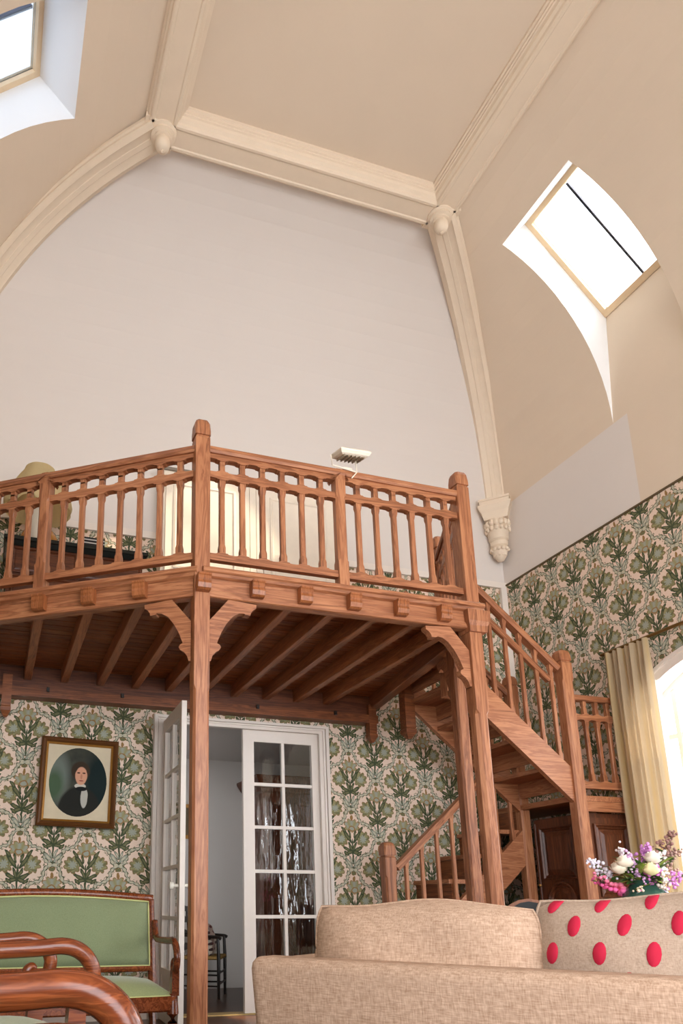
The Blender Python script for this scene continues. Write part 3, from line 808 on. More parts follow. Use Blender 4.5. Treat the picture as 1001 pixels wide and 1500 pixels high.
# railings
railing(MP, LM, 7, balc); railing(LM, LEFT_END, 8, balc)
railing(MP, RM, 6, balc); railing(RM, RP, 6, balc); railing(RP, UN, 6, balc)
# fascia, moulded nosing
def edge(p0, p1, ext0=0.0, ext1=0.0):
    M, L = frame((p0.x, p0.y, 0), (p1.x, p1.y, 0)); M = M @ T(-ext0, 0, 0); L += ext0 + ext1
    s = 1 if (M.to_3x3() @ Vector((0, -1, 0))).y < 0.2 else -1        # outward side
    f = MB(); f.loft([[(x, -s * .040, 2.628), (x, -s * .028, 2.624), (x, s * .03, 2.624), (x, s * .03, 2.80), (x, -s * .034, 2.80), (x, -s * .034, 2.668), (x, -s * .040, 2.664)] for x in (0, L)])
    obj('fascia', f, pine, balc, M)
    f = MB(); f.loft([[(x, s * .03, 2.80), (x, s * .03, 2.806), (x, -s * .066, 2.806), (x, -s * .075, 2.794), (x, -s * .075, 2.776), (x, -s * .062, 2.768), (x, -s * .054, 2.752), (x, -s * .034, 2.742), (x, -s * .034, 2.80)] for x in (0, L)])
    obj('nosing', f, pine, balc, M)
    return M, L, s
Mr, Lr, sr = edge(MP, RP, 0, .07)
Ml, Ll, sl = edge(LEFT_END, MP, 0, 0)
edge(RP + Vector((.0, .05, 0)), UN + Vector((0, -.04, 0)))
# curled corbel blocks under the nosing
cor = MB(); cp = [(0, 0), (.035, 0), (.05, .008), (.058, .03), (.052, .045), (.058, .055), (.058, .068), (.064, .074), (.064, .082), (0, .082)]
cor.prism([(x, (z - .082) * 1.2 + .082) for x, z in cp], -.040, .040, 'xz'); cor_me = cor.mesh('corbel', wood('joist', 2, .35))
for x in (1.072, 1.41, 1.72, 2.05, 2.38, 2.695):
    off = .04 if x > 1.1 else .05
    put('corbel', cor_me, balc, T(x, MP.y - off + .002, 2.662) @ Matrix.Rotation(-math.pi / 2, 4, 'Z'))
nl = Vector((-DL.y, DL.x, 0)); nl = nl if nl.y < 0 else -nl
for s in (.36, .70, 1.04, 1.38, 1.72):
    q = MP + DL * s + nl * .038
    put('corbel', cor_me, balc, T(q.x, q.y, 2.662) @ Matrix.Rotation(math.atan2(nl.y, nl.x), 4, 'Z'))
q = RP; cap_b = MB(); cap_b.loft([[(q.x - a, q.y - a - .01, z), (q.x + a + .02, q.y - a - .01, z), (q.x + a + .02, q.y + a, z), (q.x - a, q.y + a, z)] for a, z in ((.056, 2.60), (.058, 2.64), (.07, 2.67), (.074, 2.745))])
obj('post_capital', cap_b, pine_z, balc)
# curved braces with a knob
br = [(490, 765), (665, 555), (920, 572), (918, 605), (885, 628), (868, 655), (864, 676), (815, 672), (808, 662), (762, 668), (700, 705), (645, 775), (600, 855), (572, 925), (562, 952), (588, 962), (598, 985), (585, 1008), (548, 1032), (522, 1068), (508, 1112), (490, 1112)]
bp = [((x - 490) * .000690, (560 - y) * .000708) for x, y in br]
def brace(px, py, ang, off, zt=2.622, k=1.0):
    me = MB().prism([(x * k, y) for x, y in bp], -.026, .026, 'xz').mesh('brace', wood('pine', 0, .5))
    put('brace', me, balc, T(px, py, zt) @ Matrix.Rotation(ang, 4, 'Z') @ T(off, 0, 0))
brace(MP.x, MP.y, 0, .047); brace(MP.x, MP.y, math.atan2(DL.y, DL.x), .047)
brace(RP.x, RP.y, math.pi, .05, k=1.05)
brace(RP.x, RP.y, math.atan2(UN.y - RP.y, UN.x - RP.x), .05)
brace(3.06, 4.27, math.atan2(RP.y - 4.27, RP.x - 3.06) + math.pi, .048, 2.645)
# joists
def front_y(x):
    if x < MP.x: return MP.y + (MP.x - x) * (.555 / .832)
    if x < RP.x: return MP.y
    return RP.y + (x - RP.x) * (UN.y - RP.y) / (UN.x - RP.x)
for k in range(-3, 10):
    x = .176 + .295 * k
    if x < XL + .05: continue
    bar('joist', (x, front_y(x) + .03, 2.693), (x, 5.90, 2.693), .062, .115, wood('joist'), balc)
# boards, laid along the back wall direction, clipped to the outline
outline = [(XL + .004, YB - .004), (XL + .004, LEFT_END.y + .02), (MP.x, MP.y), (RP.x, RP.y), (UN.x + .03, UN.y - .04), (3.42, UN.y), (3.42, YB - .004)]
def span_at(y):
    xs = []
    for (a, b) in zip(outline, outline[1:] + outline[:1]):
        if (a[1] - y) * (b[1] - y) <= 0 and a[1] != b[1]:
            xs.append(a[0] + (b[0] - a[0]) * (y - a[1]) / (b[1] - a[1]))
    return (min(xs), max(xs)) if len(xs) >= 2 else None
y = MP.y + .012; bw = .092
while y < YB - .03:
    y2 = min(y + bw, YB - .004); s0, s1 = span_at(y + .004), span_at(y2 - .004)
    if s0 and s1:
        mb = MB(); g = .008
        mb.prism([(s0[0], y + g), (s0[1], y + g), (s1[1], y2 - g * .2), (s1[0], y2 - g * .2)], 2.752, 2.808, 'xy')
        obj('floor_board', mb, wood('board', 0, .5), balc)
    y += bw
# wall plate and side beam with drop pendants
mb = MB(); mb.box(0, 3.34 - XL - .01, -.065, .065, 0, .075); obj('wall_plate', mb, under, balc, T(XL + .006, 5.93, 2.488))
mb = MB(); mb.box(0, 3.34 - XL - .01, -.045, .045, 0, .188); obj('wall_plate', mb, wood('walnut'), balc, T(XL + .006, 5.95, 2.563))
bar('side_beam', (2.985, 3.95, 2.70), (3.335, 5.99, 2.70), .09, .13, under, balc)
def pendant(x, y, z1, z0, w):
    a = w / 2; mb = MB()
    r = lambda z, k: [(x - a * k, y - a * k, z), (x + a * k, y - a * k, z), (x + a * k, y + a * k, z), (x - a * k, y + a * k, z)]
    mb.loft([r(z1, 1), r(z0 + .09, 1), r(z0 + .085, .9), r(z0 + .08, 1.06), r(z0 + .05, 1.06), r(z0, .3)]); obj('pendant', mb, under, balc)
pendant(3.28, 5.90, 2.66, 2.31, .075); pendant(.02, 5.90, 2.66, 2.31, .075); pendant(3.37, 5.42, 2.78, 2.25, .095)
for x in (.34, .95, 1.55, 2.15, 2.9):
    mb = MB(); mb.box(x - .012, x + .012, 5.845, 5.866, 2.535, 2.57); obj('wedge', mb, wood('ebony'), balc)

# ================================================================== STAIRCASE
stair = thing('staircase', 'pine half-turn staircase climbing from the floor to the balcony beside the papered wall', 'staircase', T(3.7, 5.1, 0))
YN, YFAR = 4.78, 5.43
n1 = newel('newel', 4.475, YN, 0, 2.95, .105, stair, .12)
newel('newel', 4.475, YFAR + .01, .0, 2.92, .095, stair, .11)
newel('newel', 3.105, YFAR, 0, 1.37, .10, stair, .13)
# near and far strings of the upper flight
def string(y, x0, z0, x1, z1, dep, t=.04):
    mb = MB(); mb.prism([(0, 0), (x1 - x0, z1 - z0), (x1 - x0, z1 - z0 - dep), (0, -dep)], -t / 2, t / 2, 'xz')
    M = T(x0, y, z0)
    return obj('string', mb, wood('pine'), stair, M)
SL = .852
def nose(x): return 2.56 - SL * (x - 3.705)
string(YN, 3.41, nose(3.41), 4.425, nose(4.425), .285, .045)
string(YFAR, 3.41, nose(3.41), 4.43, nose(4.43), .285, .045)
zr = lambda k: FZ - .218 * k
for k in range(1, 5):
    xa = 3.405 + .256 * (k - 1); xb = xa + .256 + .03
    mb = MB(); mb.box(xa - .012, xb, YN + .022, YFAR - .022, zr(k) - .035, zr(k)); obj('tread', mb, wood('pine', 1), stair)
    mb = MB(); mb.box(xa - .012, xa + .008, YN + .024, YFAR - .024, zr(k) + .05, zr(k - 1) - (.035 if k > 1 else .06)); obj('riser', mb, wood('pine', 1), stair)
LZ = zr(5)
mb = MB(); mb.box(4.415, 4.435, YN + .05, YFAR - .05, LZ + .05, zr(4) - .036); obj('riser', mb, wood('pine', 1), stair)
mb = MB(); mb.box(4.43, XR - .004, YN - .03, YB - .004, LZ - .045, LZ); obj('landing', mb, wood('pine', 1), stair)
mb = MB(); mb.box(4.53, XR - .004, YN - .03, YN + .02, LZ - .125, LZ - .047); obj('landing_beam', mb, wood('pine'), stair)
# sloping rails of the upper flight (near and far) and of the lower flight
def sloped(y, x0, z0, x1, z1, base, nb, mid=True):
    """handrail line z is its top; base(x) gives the foot of the balusters"""
    M, L = frame((x0, y, z0), (x1, y, z1))
    hb = MB(); hb.loft([[(x, -.034, -.055), (x, .034, -.055), (x, .04, -.03), (x, .036, -.004), (x, .016, 0), (x, -.016, 0), (x, -.036, -.004), (x, -.04, -.03)] for x in (0, L)])
    obj('handrail', hb, wood('pine'), stair, M)
    sl = (z1 - z0) / (x1 - x0)
    if mid:
        mr = MB(); mr.beam(L, .045, .05, .006); obj('middle_rail', mr, wood('pine'), stair, M @ T(0, 0, -.165))
    for i in range(nb):
        x = x0 + (x1 - x0) * (i + .75) / (nb + .35); zt = z0 + sl * (x - x0) - .06; zb = base(x) - .01
        put('baluster', balu_mesh(round(zt - zb, 3), .038), stair, T(x, y, zb))
sloped(YN, 3.40, 3.44 - .862 * (3.40 - 3.686), 4.43, 3.44 - .862 * (4.43 - 3.686), nose, 7)
sloped(YFAR, 3.42, 3.40 - .862 * (3.42 - 3.686), 4.43, 3.40 - .862 * (4.43 - 3.686), nose, 7)
# lower flight against the back wall
lz = lambda k: LZ - .215 * k
for k in range(1, 8):
    xa = 4.44 - .245 * k
    mb = MB(); mb.box(xa - .025, xa + .25, YFAR + .022, YB - .004, lz(k) - .035, lz(k)); obj('tread', mb, wood('pine', 1), stair)
    mb = MB(); mb.box(xa - .002, xa + .018, YFAR + .024, YB - .004, max(0.003, lz(k) - .215), lz(k) - .036); obj('riser', mb, wood('dark', 1), stair)
mb = MB(); mb.box(4.43, 4.45, YFAR + .024, YB - .004, lz(1), LZ - .046); obj('riser', mb, wood('dark', 1), stair)
low = lambda x: 1.50 - .878 * (4.43 - x)
mb = MB(); mb.prism([(3.155, low(3.155) - .0), (4.43, low(4.43)), (4.43, low(4.43) - .30), (3.155, max(.02, low(3.155) - .30))], -.022, .022, 'xz'); obj('string', mb, wood('pine'), stair, T(0, YFAR, 0))
sloped(YFAR, 3.155, 1.178, 4.43, 1.178 + .878 * 1.275, low, 8, False)
# landing railing to the window wall
_b = balc
M, L = frame((4.525, YN, LZ), (XR - .006, YN, LZ)); xs = [L * (i + 1) / 4 for i in range(3)]
bar_ = MB(); bar_.beam(L, .075, .05, .012); obj('handrail', bar_, wood('pine'), stair, M @ T(0, 0, .82))
obj('middle_rail', scallop(L, xs, .62, .69, .046, True, True, .014), wood('pine'), stair, M)
obj('bottom_rail', scallop(L, xs, .06, .13, .05, True, False, .014), wood('pine'), stair, M)
for x in xs:
    put('baluster', balu_mesh(.52), stair, T(4.525 + x, YN, LZ + .115)); put('short_baluster', balu_mesh(.13, .034), stair, T(4.525 + x, YN, LZ + .675))

# ---- panelled cupboard built under the landing
walnut = wood('walnut', 2, .42)
cup = thing('understair_cupboard', 'dark walnut cupboard with raised panels built in under the stair landing', 'cupboard', T(4.6, 4.9, 0))
mb = MB(); mb.box(4.56, XR - .006, YN + .03, YFAR - .05, .004, LZ - .13); obj('carcass', mb, walnut, cup)
def panel_door(M, w, h, rails, arch=False):
    """door in local x 0..w, z 0..h, front towards -y; raised fields between the rails"""
    mb = MB(); mb.box(0, w, -.012, .012, 0, h)
    d = obj('door', mb, walnut, cup, M)
    for (x0, x1, z0, z1, ar) in rails:
        def ring(i, y):
            pts = [(x0 + i, z0 + i), (x1 - i, z0 + i)]
            if ar:
                sh = (x1 - x0) * .2; pts += [(x1 - i, z1 - sh - i * .6)] + [(a, b) for a, b in arc((x0 + x1) / 2, z1 - sh - .03, (x1 - x0) / 2 - i - .03, 0, 180, 10)] + [(x0 + i, z1 - sh - i * .6)]
            else: pts += [(x1 - i, z1 - i), (x0 + i, z1 - i)]
            return [(a, y, b) for a, b in pts]
        f = MB(); f.loft([ring(0, -.010), ring(.0, -.030), ring(.012, -.034), ring(.022, -.020), ring(.034, -.028), ring(.044, -.014), ring(.060, -.018), ring(.085, -.030)])
        obj('panel', f, walnut, d, M)
    for x in (.012, w - .012):
        f = MB(); f.lathe([(.009, .03), (.011, .05), (.011, h - .05), (.009, h - .03)], 8, (x, -.016, 0)); obj('bead', f, walnut, d, M, True)
    f = MB(); f.sphere((.03, -.035, .98), .013, 8, 6); obj('knob', f, plain('brass', (196, 160, 92), .3, .05, 0, 6, 1.0), d, M, True)
# side door faces the post, front door faces the room
panel_door(T(4.535, 5.37, .05) @ Matrix.Rotation(-math.pi / 2, 4, 'Z'), .53, 1.53, [(.07, .46, 1.02, 1.46, False), (.07, .46, .16, .95, True)])
panel_door(T(4.54, YN + .015, .05), .44, 1.50, [(.05, .40, .88, 1.45, False), (.05, .40, .10, .80, True)])

# ================================================================== FURNITURE BELOW
green = fabric('green_velvet', (114, 124, 92), (136, 146, 112), 420, 0.5, 0.12, 0.25)
green_seat = fabric('green_velvet_seat', (134, 142, 98), (156, 164, 120), 420, 0.5, 0.12, 0.25)
piping = plain('pale_green_piping', (186, 188, 128), 0.8)
mah = wood('mahogany', 0, .22)

def bez(pts, n=10):
    """Catmull-Rom through the points"""
    P = [Vector(p) for p in pts]; out = []
    Q = [P[0] * 2 - P[1]] + P + [P[-1] * 2 - P[-2]]
    for i in range(1, len(Q) - 2):
        for k in range(n):
            t = k / n; a, b, c, d = Q[i - 1], Q[i], Q[i + 1], Q[i + 2]
            out.append(0.5 * ((2 * b) + (c - a) * t + (2 * a - 5 * b + 4 * c - d) * t * t + (3 * b - a - 3 * c + d) * t ** 3))
    out.append(P[-1]); return out

def scroll_arm(parent, M, y, front, back, za, zs, r=.026):
    """arm in the local xz plane at y: from the back post, dipping, rolling over the front and curling inwards"""
    pts = [(back, y, za + .10), (back + .03, y, za + .03), (back + .10, y, za - .005), (front - .20, y, za + .0), (front - .09, y, za + .005), (front - .03, y, za - .02), (front, y, za - .07), (front - .01, y, za - .125), (front - .045, y, za - .155), (front - .078, y, za - .14), (front - .085, y, za - .112), (front - .07, y, za - .095), (front - .055, y, za - .105)]
    path = bez(pts, 6); n = len(path)
    rad = [r * (1.0 if i < n * .72 else 1.0 - .55 * (i - n * .72) / (n * .28)) for i in range(n)]
    mb = MB(); mb.tube(path, rad, 10, 1.05, (0, 1, 0)); return obj('arm', mb, mah, parent, M, 'all')

def louis_seat(name, M, W, D, label, cat, group=None, back_h=.93, seat_z=.43, arm_z=.66, arm_r=.026):
    """open-arm upholstered seat; local x = forwards, y = across (-W/2..W/2), origin on the floor under the middle"""
    t = thing(name, label, cat, M, group)
    x0, x1 = -D / 2, D / 2
    # seat frame and cushion
    mb = MB(); N = 12
    def rim(z, g):
        pts = []
        for i in range(N + 1):
            y = -W / 2 + W * i / N; pts.append((x1 + g + .035 * math.cos(math.pi * (i / N - .5)), y * (1 + g / W), z))
        return pts + [(x0 - g, W / 2 + g * .5, z), (x0 - g, -W / 2 - g * .5, z)]
    mb.loft([rim(seat_z - .11, -.012), rim(seat_z - .10, 0), rim(seat_z - .035, 0), rim(seat_z - .03, -.008)]); obj('seat_frame', mb, mah, t, M)
    mb = MB(); NX, NY = 10, 16; vs, fs = [], []
    for i in range(NX + 1):
        for j in range(NY + 1):
            u, v = i / NX * 2 - 1, j / NY * 2 - 1
            bul = .035 * math.cos(v * math.pi / 2) if u > 0 else 0
            x = (x0 + .012) + (x1 - x0 - .024 + bul) * (i / NX); y = v * (W / 2 - .012)
            h = .075 * ((1 - abs(u) ** 3.2) * (1 - abs(v) ** 5)) ** .5
            vs.append((x, y, seat_z - .035 + max(0, h) + .012))
    for i in range(NX):
        for j in range(NY): fs.append((i * (NY + 1) + j, (i + 1) * (NY + 1) + j, (i + 1) * (NY + 1) + j + 1, i * (NY + 1) + j + 1))
    mb.add(vs, fs)
    ring = [0 * (NY + 1) + j for j in range(NY + 1)] + [i * (NY + 1) + NY for i in range(1, NX + 1)] + [NX * (NY + 1) + j for j in range(NY - 1, -1, -1)] + [i * (NY + 1) for i in range(NX - 1, 0, -1)]
    b0 = len(mb.v); mb.v += [(mb.v[k][0], mb.v[k][1], seat_z - .035) for k in ring]
    for k in range(len(ring)): mb.f.append((ring[k], ring[(k + 1) % len(ring)], b0 + (k + 1) % len(ring), b0 + k)); mb.mi.append(0)
    s = obj('seat_cushion', mb, green_seat, t, M, 'all')
    pp = [Vector(mb.v[k]) for k in ring]; pp = [p + Vector((0, 0, -.008)) for p in pp]
    pb = MB(); pb.tube(pp + [pp[0]], .006, 6); obj('piping', pb, piping, s, M, 'all')
    # back: frame and padded panel, leaning backwards
    lean = .10; zb = seat_z + .07
    bk = lambda z: x0 - .0 - lean * (z - seat_z) / (back_h - seat_z)
    N = 14
    top = lambda y: back_h + .035 * math.cos(math.pi * y / W)
    for s_ in (-1, 1):
        mb = MB(); path = [(bk(.0) + .04, s_ * (W / 2 - .03), 0.0), (x0 - .005, s_ * (W / 2 - .025), seat_z - .1), (x0 - .005, s_ * (W / 2 - .022), seat_z), (bk(.7), s_ * (W / 2 - .022), .7), (bk(back_h), s_ * (W / 2 - .022), back_h)]
        mb.tube(path, [.016, .024, .025, .022, .02], 8); obj('back_post', mb, mah, t, M, True)
    mb = MB(); mb.tube([(bk(top(y)), y, top(y)) for y in [-W / 2 + .01 + (W - .02) * i / N for i in range(N + 1)]], .026, 8, .85); obj('top_rail', mb, mah, t, M, 'all')
    mb = MB(); mb.tube([(bk(zb), y, zb) for y in (-W / 2 + .02, W / 2 - .02)], .02, 8); obj('lower_rail', mb, mah, t, M, True)
    mb = MB(); NZ, NY = 8, 14; vs, fs = [], []
    for side in (1, -1):
        for i in range(NZ + 1):
            for j in range(NY + 1):
                v = j / NY * 2 - 1; u = i / NZ * 2 - 1; y = v * (W / 2 - .04); z = zb + .015 + (top(y) - .02 - zb - .015) * i / NZ
                h = .035 * max(0, (1 - abs(u) ** 4) * (1 - abs(v) ** 6)) ** .5 + .008
                vs.append((bk(z) + side * h, y, z))
    G = (NZ + 1) * (NY + 1)
    for b in (0, G):
        for i in range(NZ):
            for j in range(NY): fs.append(tuple(b + k for k in (i * (NY + 1) + j, (i + 1) * (NY + 1) + j, (i + 1) * (NY + 1) + j + 1, i * (NY + 1) + j + 1)))
    edge_ = [j for j in range(NY + 1)] + [i * (NY + 1) + NY for i in range(1, NZ + 1)] + [NZ * (NY + 1) + j for j in range(NY - 1, -1, -1)] + [i * (NY + 1) for i in range(NZ - 1, 0, -1)]
    for k in range(len(edge_)):
        a, b = edge_[k], edge_[(k + 1) % len(edge_)]; fs.append((a, b, b + G, a + G))
    mb.add(vs, fs); bp_ = obj('back_pad', mb, green, t, M, 'all')
    pb = MB(); pe = [Vector(vs[k]) + Vector((.004, 0, 0)) for k in edge_]; pb.tube(pe + [pe[0]], .006, 6); obj('piping', pb, piping, bp_, M, 'all')
    for s_ in (-1, 1):
        y = s_ * (W / 2 - .005)
        a = scroll_arm(t, M, y, x1 + .02, bk(arm_z) + .0, arm_z, seat_z, arm_r)
        mb = MB(); mb.loft([[(x1 - .05 + dx, y - .02, z), (x1 - .0 + dx * .3, y - .02, z), (x1 + dx * .3, y + .02, z), (x1 - .05 + dx, y + .02, z)] for dx, z in ((.0, seat_z - .03), (-.008, seat_z + .02), (-.004, arm_z - .175), (.0, arm_z - .145))])
        obj('arm_support', mb, mah, t, M, True)
        mb = MB(); mb.tube([(x1 - .028, y * .985, seat_z - .02), (x1 - .02, y * .985, seat_z - .12), (x1 - .022, y * .985, .26), (x1 - .034, y * .985, .12), (x1 - .030, y * .985, .0)], [.026, .033, .026, .018, .02], 10); obj('leg', mb, mah, t, M, True)
    return t
# settee parallel to the back wall, two armchairs facing the sofa
louis_seat('settee', T(.335, 4.30) @ Matrix.Rotation(-math.pi / 2, 4, 'Z'), 1.33, .52, 'long green settee with mahogany scroll arms in front of the portrait wall', 'settee', None, .90, .425, .67, .019)
louis_seat('armchair', T(.015, 2.62) @ Matrix.Rotation(math.radians(9), 4, 'Z'), .56, .50, 'green mahogany armchair between the settee and the other armchair', 'armchair', 'scroll-armed armchairs', .95, .45, .742, .024)
louis_seat('armchair', T(-.075, .968) @ Matrix.Rotation(math.radians(-6), 4, 'Z'), .56, .50, 'close mahogany armchair of which one broad glossy arm shows', 'armchair', 'scroll-armed armchairs', .95, .45, .742, .028)

# ---- sofa seen from behind
linen = fabric('beige_linen_weave', (156, 126, 104), (198, 169, 146), 240, 0.14, 0.6)
SA = Vector((.93, 2.70, 0)); SE = Vector((.6, -.8, 0)); SN = Vector((.8, .6, 0)); SL_ = 2.15
Ms = Matrix((SE, SN, Vector((0, 0, 1)))).transposed().to_4x4(); Ms.translation = SA       # local x along the back, y to the seat front
sofa = thing('sofa', 'beige linen sofa with a low square back turned to the armchairs', 'sofa', Ms)
def rbox(x0, x1, y0, y1, z0, z1, r=.03, seg=3, tap=0.0):
    """soft box: rounded in plan and at the top; tap draws the foot in"""
    mb = MB(); rings = []
    def ring(z, inset):
        pts = []
        for cx, cy, a0 in ((x1 - r, y0 + r, -90), (x1 - r, y1 - r, 0), (x0 + r, y1 - r, 90), (x0 + r, y0 + r, 180)):
            for k in range(seg + 1):
                a = math.radians(a0 + 90 * k / seg); pts.append((cx + (r - inset) * math.cos(a), cy + (r - inset) * math.sin(a), z))
        return pts
    def drawn(ring_, z):
        k = tap * (z1 - z) / (z1 - z0); xm, ym = (x0 + x1) / 2, (y0 + y1) / 2
        return [(p[0] + (k if p[0] < xm else -k), p[1] + (k if p[1] < ym else 0), p[2]) for p in ring_]
    zz = [(z0, r * .5), (z0 + r * .4, 0)] + [(z0 + (z1 - r - z0) * q, 0) for q in (.35, .7)] + [(z1 - r + r * math.sin(math.radians(a)), r * (1 - math.cos(math.radians(a)))) for a in (0, 30, 55, 75, 90)]
    return mb.loft([drawn(ring(z, min(i, r * .98)), z) for z, i in zz])
obj('back', rbox(0, SL_, 0, .17, .10, .685, .045, 4, .035), linen, sofa, Ms, 'all')
for x in (0, SL_ - .17): obj('arm', rbox(x, x + .17, .165, .95, .10, .675, .045, 4, .03), linen, sofa, Ms, 'all')
obj('base', rbox(.17, SL_ - .17, .165, .93, .10, .30, .03), linen, sofa, Ms, 'all')
for i in range(2): obj('seat_cushion', rbox(.175 + i * .905, 1.07 + i * .905, .175, .95, .30, .45, .05, 4), linen, sofa, Ms, 'all')
for x in (.08, SL_ - .08):
    for y in (.07, .87):
        mb = MB(); mb.lathe([(.02, 0), (.028, .10)], 10, (x, y, 0)); obj('foot', mb, wood('ebony', 2), sofa, Ms, True)

def cushion_pt(u, v, side, W, H, D):
    """pillow surface: u, v in -1..1"""
    k = max(0.0, (1 - abs(u) ** 2.6) * (1 - abs(v) ** 2.6)) ** .5
    pin = 1 - .05 * (abs(v) ** 2) * (1 - abs(u)); pinv = 1 - .06 * (abs(u) ** 3) * 0
    wr = .010 * math.sin(u * 5 + v * 3) * k + .006 * math.sin(v * 9 - u * 4) * k
    pin *= 1 - .05 * abs(v) ** 6; pinv *= 1 - .05 * abs(u) ** 6
    return Vector((u * W / 2 * pin, side * (D / 2 * k) + wr, v * H / 2 * pinv + .012 * math.sin(u * 4 + 1) * (v > 0) * v))
def cushion(name, M, W, H, D, m, label, dots=None):
    N = 20; mb = MB(); vs, fs = [], []
    for s in (-1, 1):
        for i in range(N + 1):
            for j in range(N + 1): vs.append(cushion_pt(i / N * 2 - 1, j / N * 2 - 1, s, W, H, D))
    G = (N + 1) ** 2
    for b in (0, G):
        for i in range(N):
            for j in range(N): fs.append(tuple(b + k for k in (i * (N + 1) + j, (i + 1) * (N + 1) + j, (i + 1) * (N + 1) + j + 1, i * (N + 1) + j + 1)))
    mb.add(vs, fs)
    t = thing(name, label, 'cushion', M)
    obj('cover', mb, m, t, M, 'all')
    ed = [Vector(vs[j]) for j in range(N + 1)] + [Vector(vs[i * (N + 1) + N]) for i in range(1, N + 1)] + [Vector(vs[N * (N + 1) + j]) for j in range(N - 1, -1, -1)] + [Vector(vs[i * (N + 1)]) for i in range(N - 1, -1, -1)]
    pb = MB(); pb.tube(ed, .005, 6); obj('seam', pb, m, t, M, 'all')
    for (du, dv, s) in (dots or []):
        d = MB(); ring = []; K = 14
        ctr = cushion_pt(du, dv, s, W, H, D) + Vector((0, s * .007, 0)); rr = []
        for q in (1.0, .8):
            ring = []
            for k in range(K):
                a = 2 * math.pi * k / K; uu = du + q * (.031 * 2 / W) * math.cos(a) * .62 + q * .022 * math.sin(a) * 2 * .25; vv = dv + q * (.035 * 2 / H) * math.sin(a)
                uu, vv = max(-.995, min(.995, uu)), max(-.995, min(.995, vv))
                ring.append(cushion_pt(uu, vv, s, W, H, D) + Vector((0, s * (.001 if q == 1 else .006), 0)))
            rr.append(ring)
        d.loft(rr, False); k = len(d.v); d.v.append(tuple(ctr)); 
        for j in range(K): d.f.append((K + j, K + (j + 1) % K, k)); d.mi.append(0)
        obj('dot', d, plain('raspberry_velvet', (172, 26, 54), .85, .1, .1, 30), t, M, 'all')
    return t
cushion('back_cushion', Ms @ T(.575, .235, .655) @ Matrix.Rotation(math.radians(-7), 4, 'X'), .82, .45, .22, linen, 'plain beige linen cushion propped on the sofa back')
dots = []
for r_, v in enumerate((.98, .62, .22, -.18, -.58)):
    for c in range(6):
        u = -.86 + .345 * c + (.17 if r_ % 2 else 0)
        if abs(u) < .97: dots.append((u, v * .96, -1))
cushion('dotted_cushion', Ms @ T(1.375, .255, .675) @ Matrix.Rotation(math.radians(-8), 4, 'X'), .82, .45, .20, fabric('taupe_linen', (150, 128, 110), (178, 156, 138), 320, 0.3, 0.3), 'taupe cushion with raised raspberry dots on the sofa', dots)

# ---- portrait
Mp = T(.628, 5.955, 1.822) @ Matrix.Rotation(math.radians(1.2), 4, 'Y') @ Matrix.Rotation(math.radians(-1.5), 4, 'X')
por = thing('portrait_picture', 'oval portrait of a dark-suited sitter in a gilt frame on the papered wall', 'picture', Mp)
W2, H2 = .312, .362
def fr_bar(x0, z0, x1, z1, x2, z2, x3, z3):
    mb = MB()
    mb.loft([[(x0, .02, z0), (x0, -.018, z0), (x0 + (x3 - x0) * .35, -.03, z0 + (z3 - z0) * .35), (x0 + (x3 - x0) * .7, -.022, z0 + (z3 - z0) * .7), (x3, -.008, z3), (x3, .02, z3)],
             [(x1, .02, z1), (x1, -.018, z1), (x1 + (x2 - x1) * .35, -.03, z1 + (z2 - z1) * .35), (x1 + (x2 - x1) * .7, -.022, z1 + (z2 - z1) * .7), (x2, -.008, z2), (x2, .02, z2)]]); return mb
f_ = .042
gilt = plain('worn_gilt', (150, 104, 44), .38, .25, .1, 24, .35); bronze = plain('brown_frame', (92, 56, 26), .4, .2, .1, 20)
for a in ((-W2, -H2, W2, -H2, W2 - f_, -H2 + f_, -W2 + f_, -H2 + f_), (-W2, H2, W2, H2, W2 - f_, H2 - f_, -W2 + f_, H2 - f_), (-W2, -H2, -W2, H2, -W2 + f_, H2 - f_, -W2 + f_, -H2 + f_), (W2, -H2, W2, H2, W2 - f_, H2 - f_, W2 - f_, -H2 + f_)):
    o = obj('frame_bar', fr_bar(*a), bronze, por, Mp)
g2 = .016
for a in ((-W2 + f_, -H2 + f_, W2 - f_, -H2 + f_, W2 - f_ - g2, -H2 + f_ + g2, -W2 + f_ + g2, -H2 + f_ + g2), (-W2 + f_, H2 - f_, W2 - f_, H2 - f_, W2 - f_ - g2, H2 - f_ - g2, -W2 + f_ + g2, H2 - f_ - g2), (-W2 + f_, -H2 + f_, -W2 + f_, H2 - f_, -W2 + f_ + g2, H2 - f_ - g2, -W2 + f_ + g2, -H2 + f_ + g2), (W2 - f_, -H2 + f_, W2 - f_, H2 - f_, W2 - f_ - g2, H2 - f_ - g2, W2 - f_ - g2, -H2 + f_ + g2)):
    mb = MB(); (x0, z0, x1, z1, x2, z2, x3, z3) = a
    mb.loft([[(x0, .018, z0), (x0, -.01, z0), (x3, -.002, z3), (x3, .018, z3)], [(x1, .018, z1), (x1, -.01, z1), (x2, -.002, z2), (x2, .018, z2)]]); obj('gilt_slip', mb, gilt, por, Mp)
mb = MB(); K = 40; ov = [(.232 * math.cos(2 * math.pi * k / K), .282 * math.sin(2 * math.pi * k / K) + .004) for k in range(K)]
bxs = []
for x, z in ov:
    s = min((W2 - f_) / max(abs(x), 1e-6), (H2 - f_) / max(abs(z), 1e-6)); bxs.append((x * s, z * s))
for k in range(K):
    j = (k + 1) % K; mb.quad((ov[k][0], .004, ov[k][1]), (ov[j][0], .004, ov[j][1]), (bxs[j][0], .006, bxs[j][1]), (bxs[k][0], .006, bxs[k][1]))
obj('oval_mount', mb, plain('foxed_card', (206, 192, 164), .8, .16, 0, 9), por, Mp)
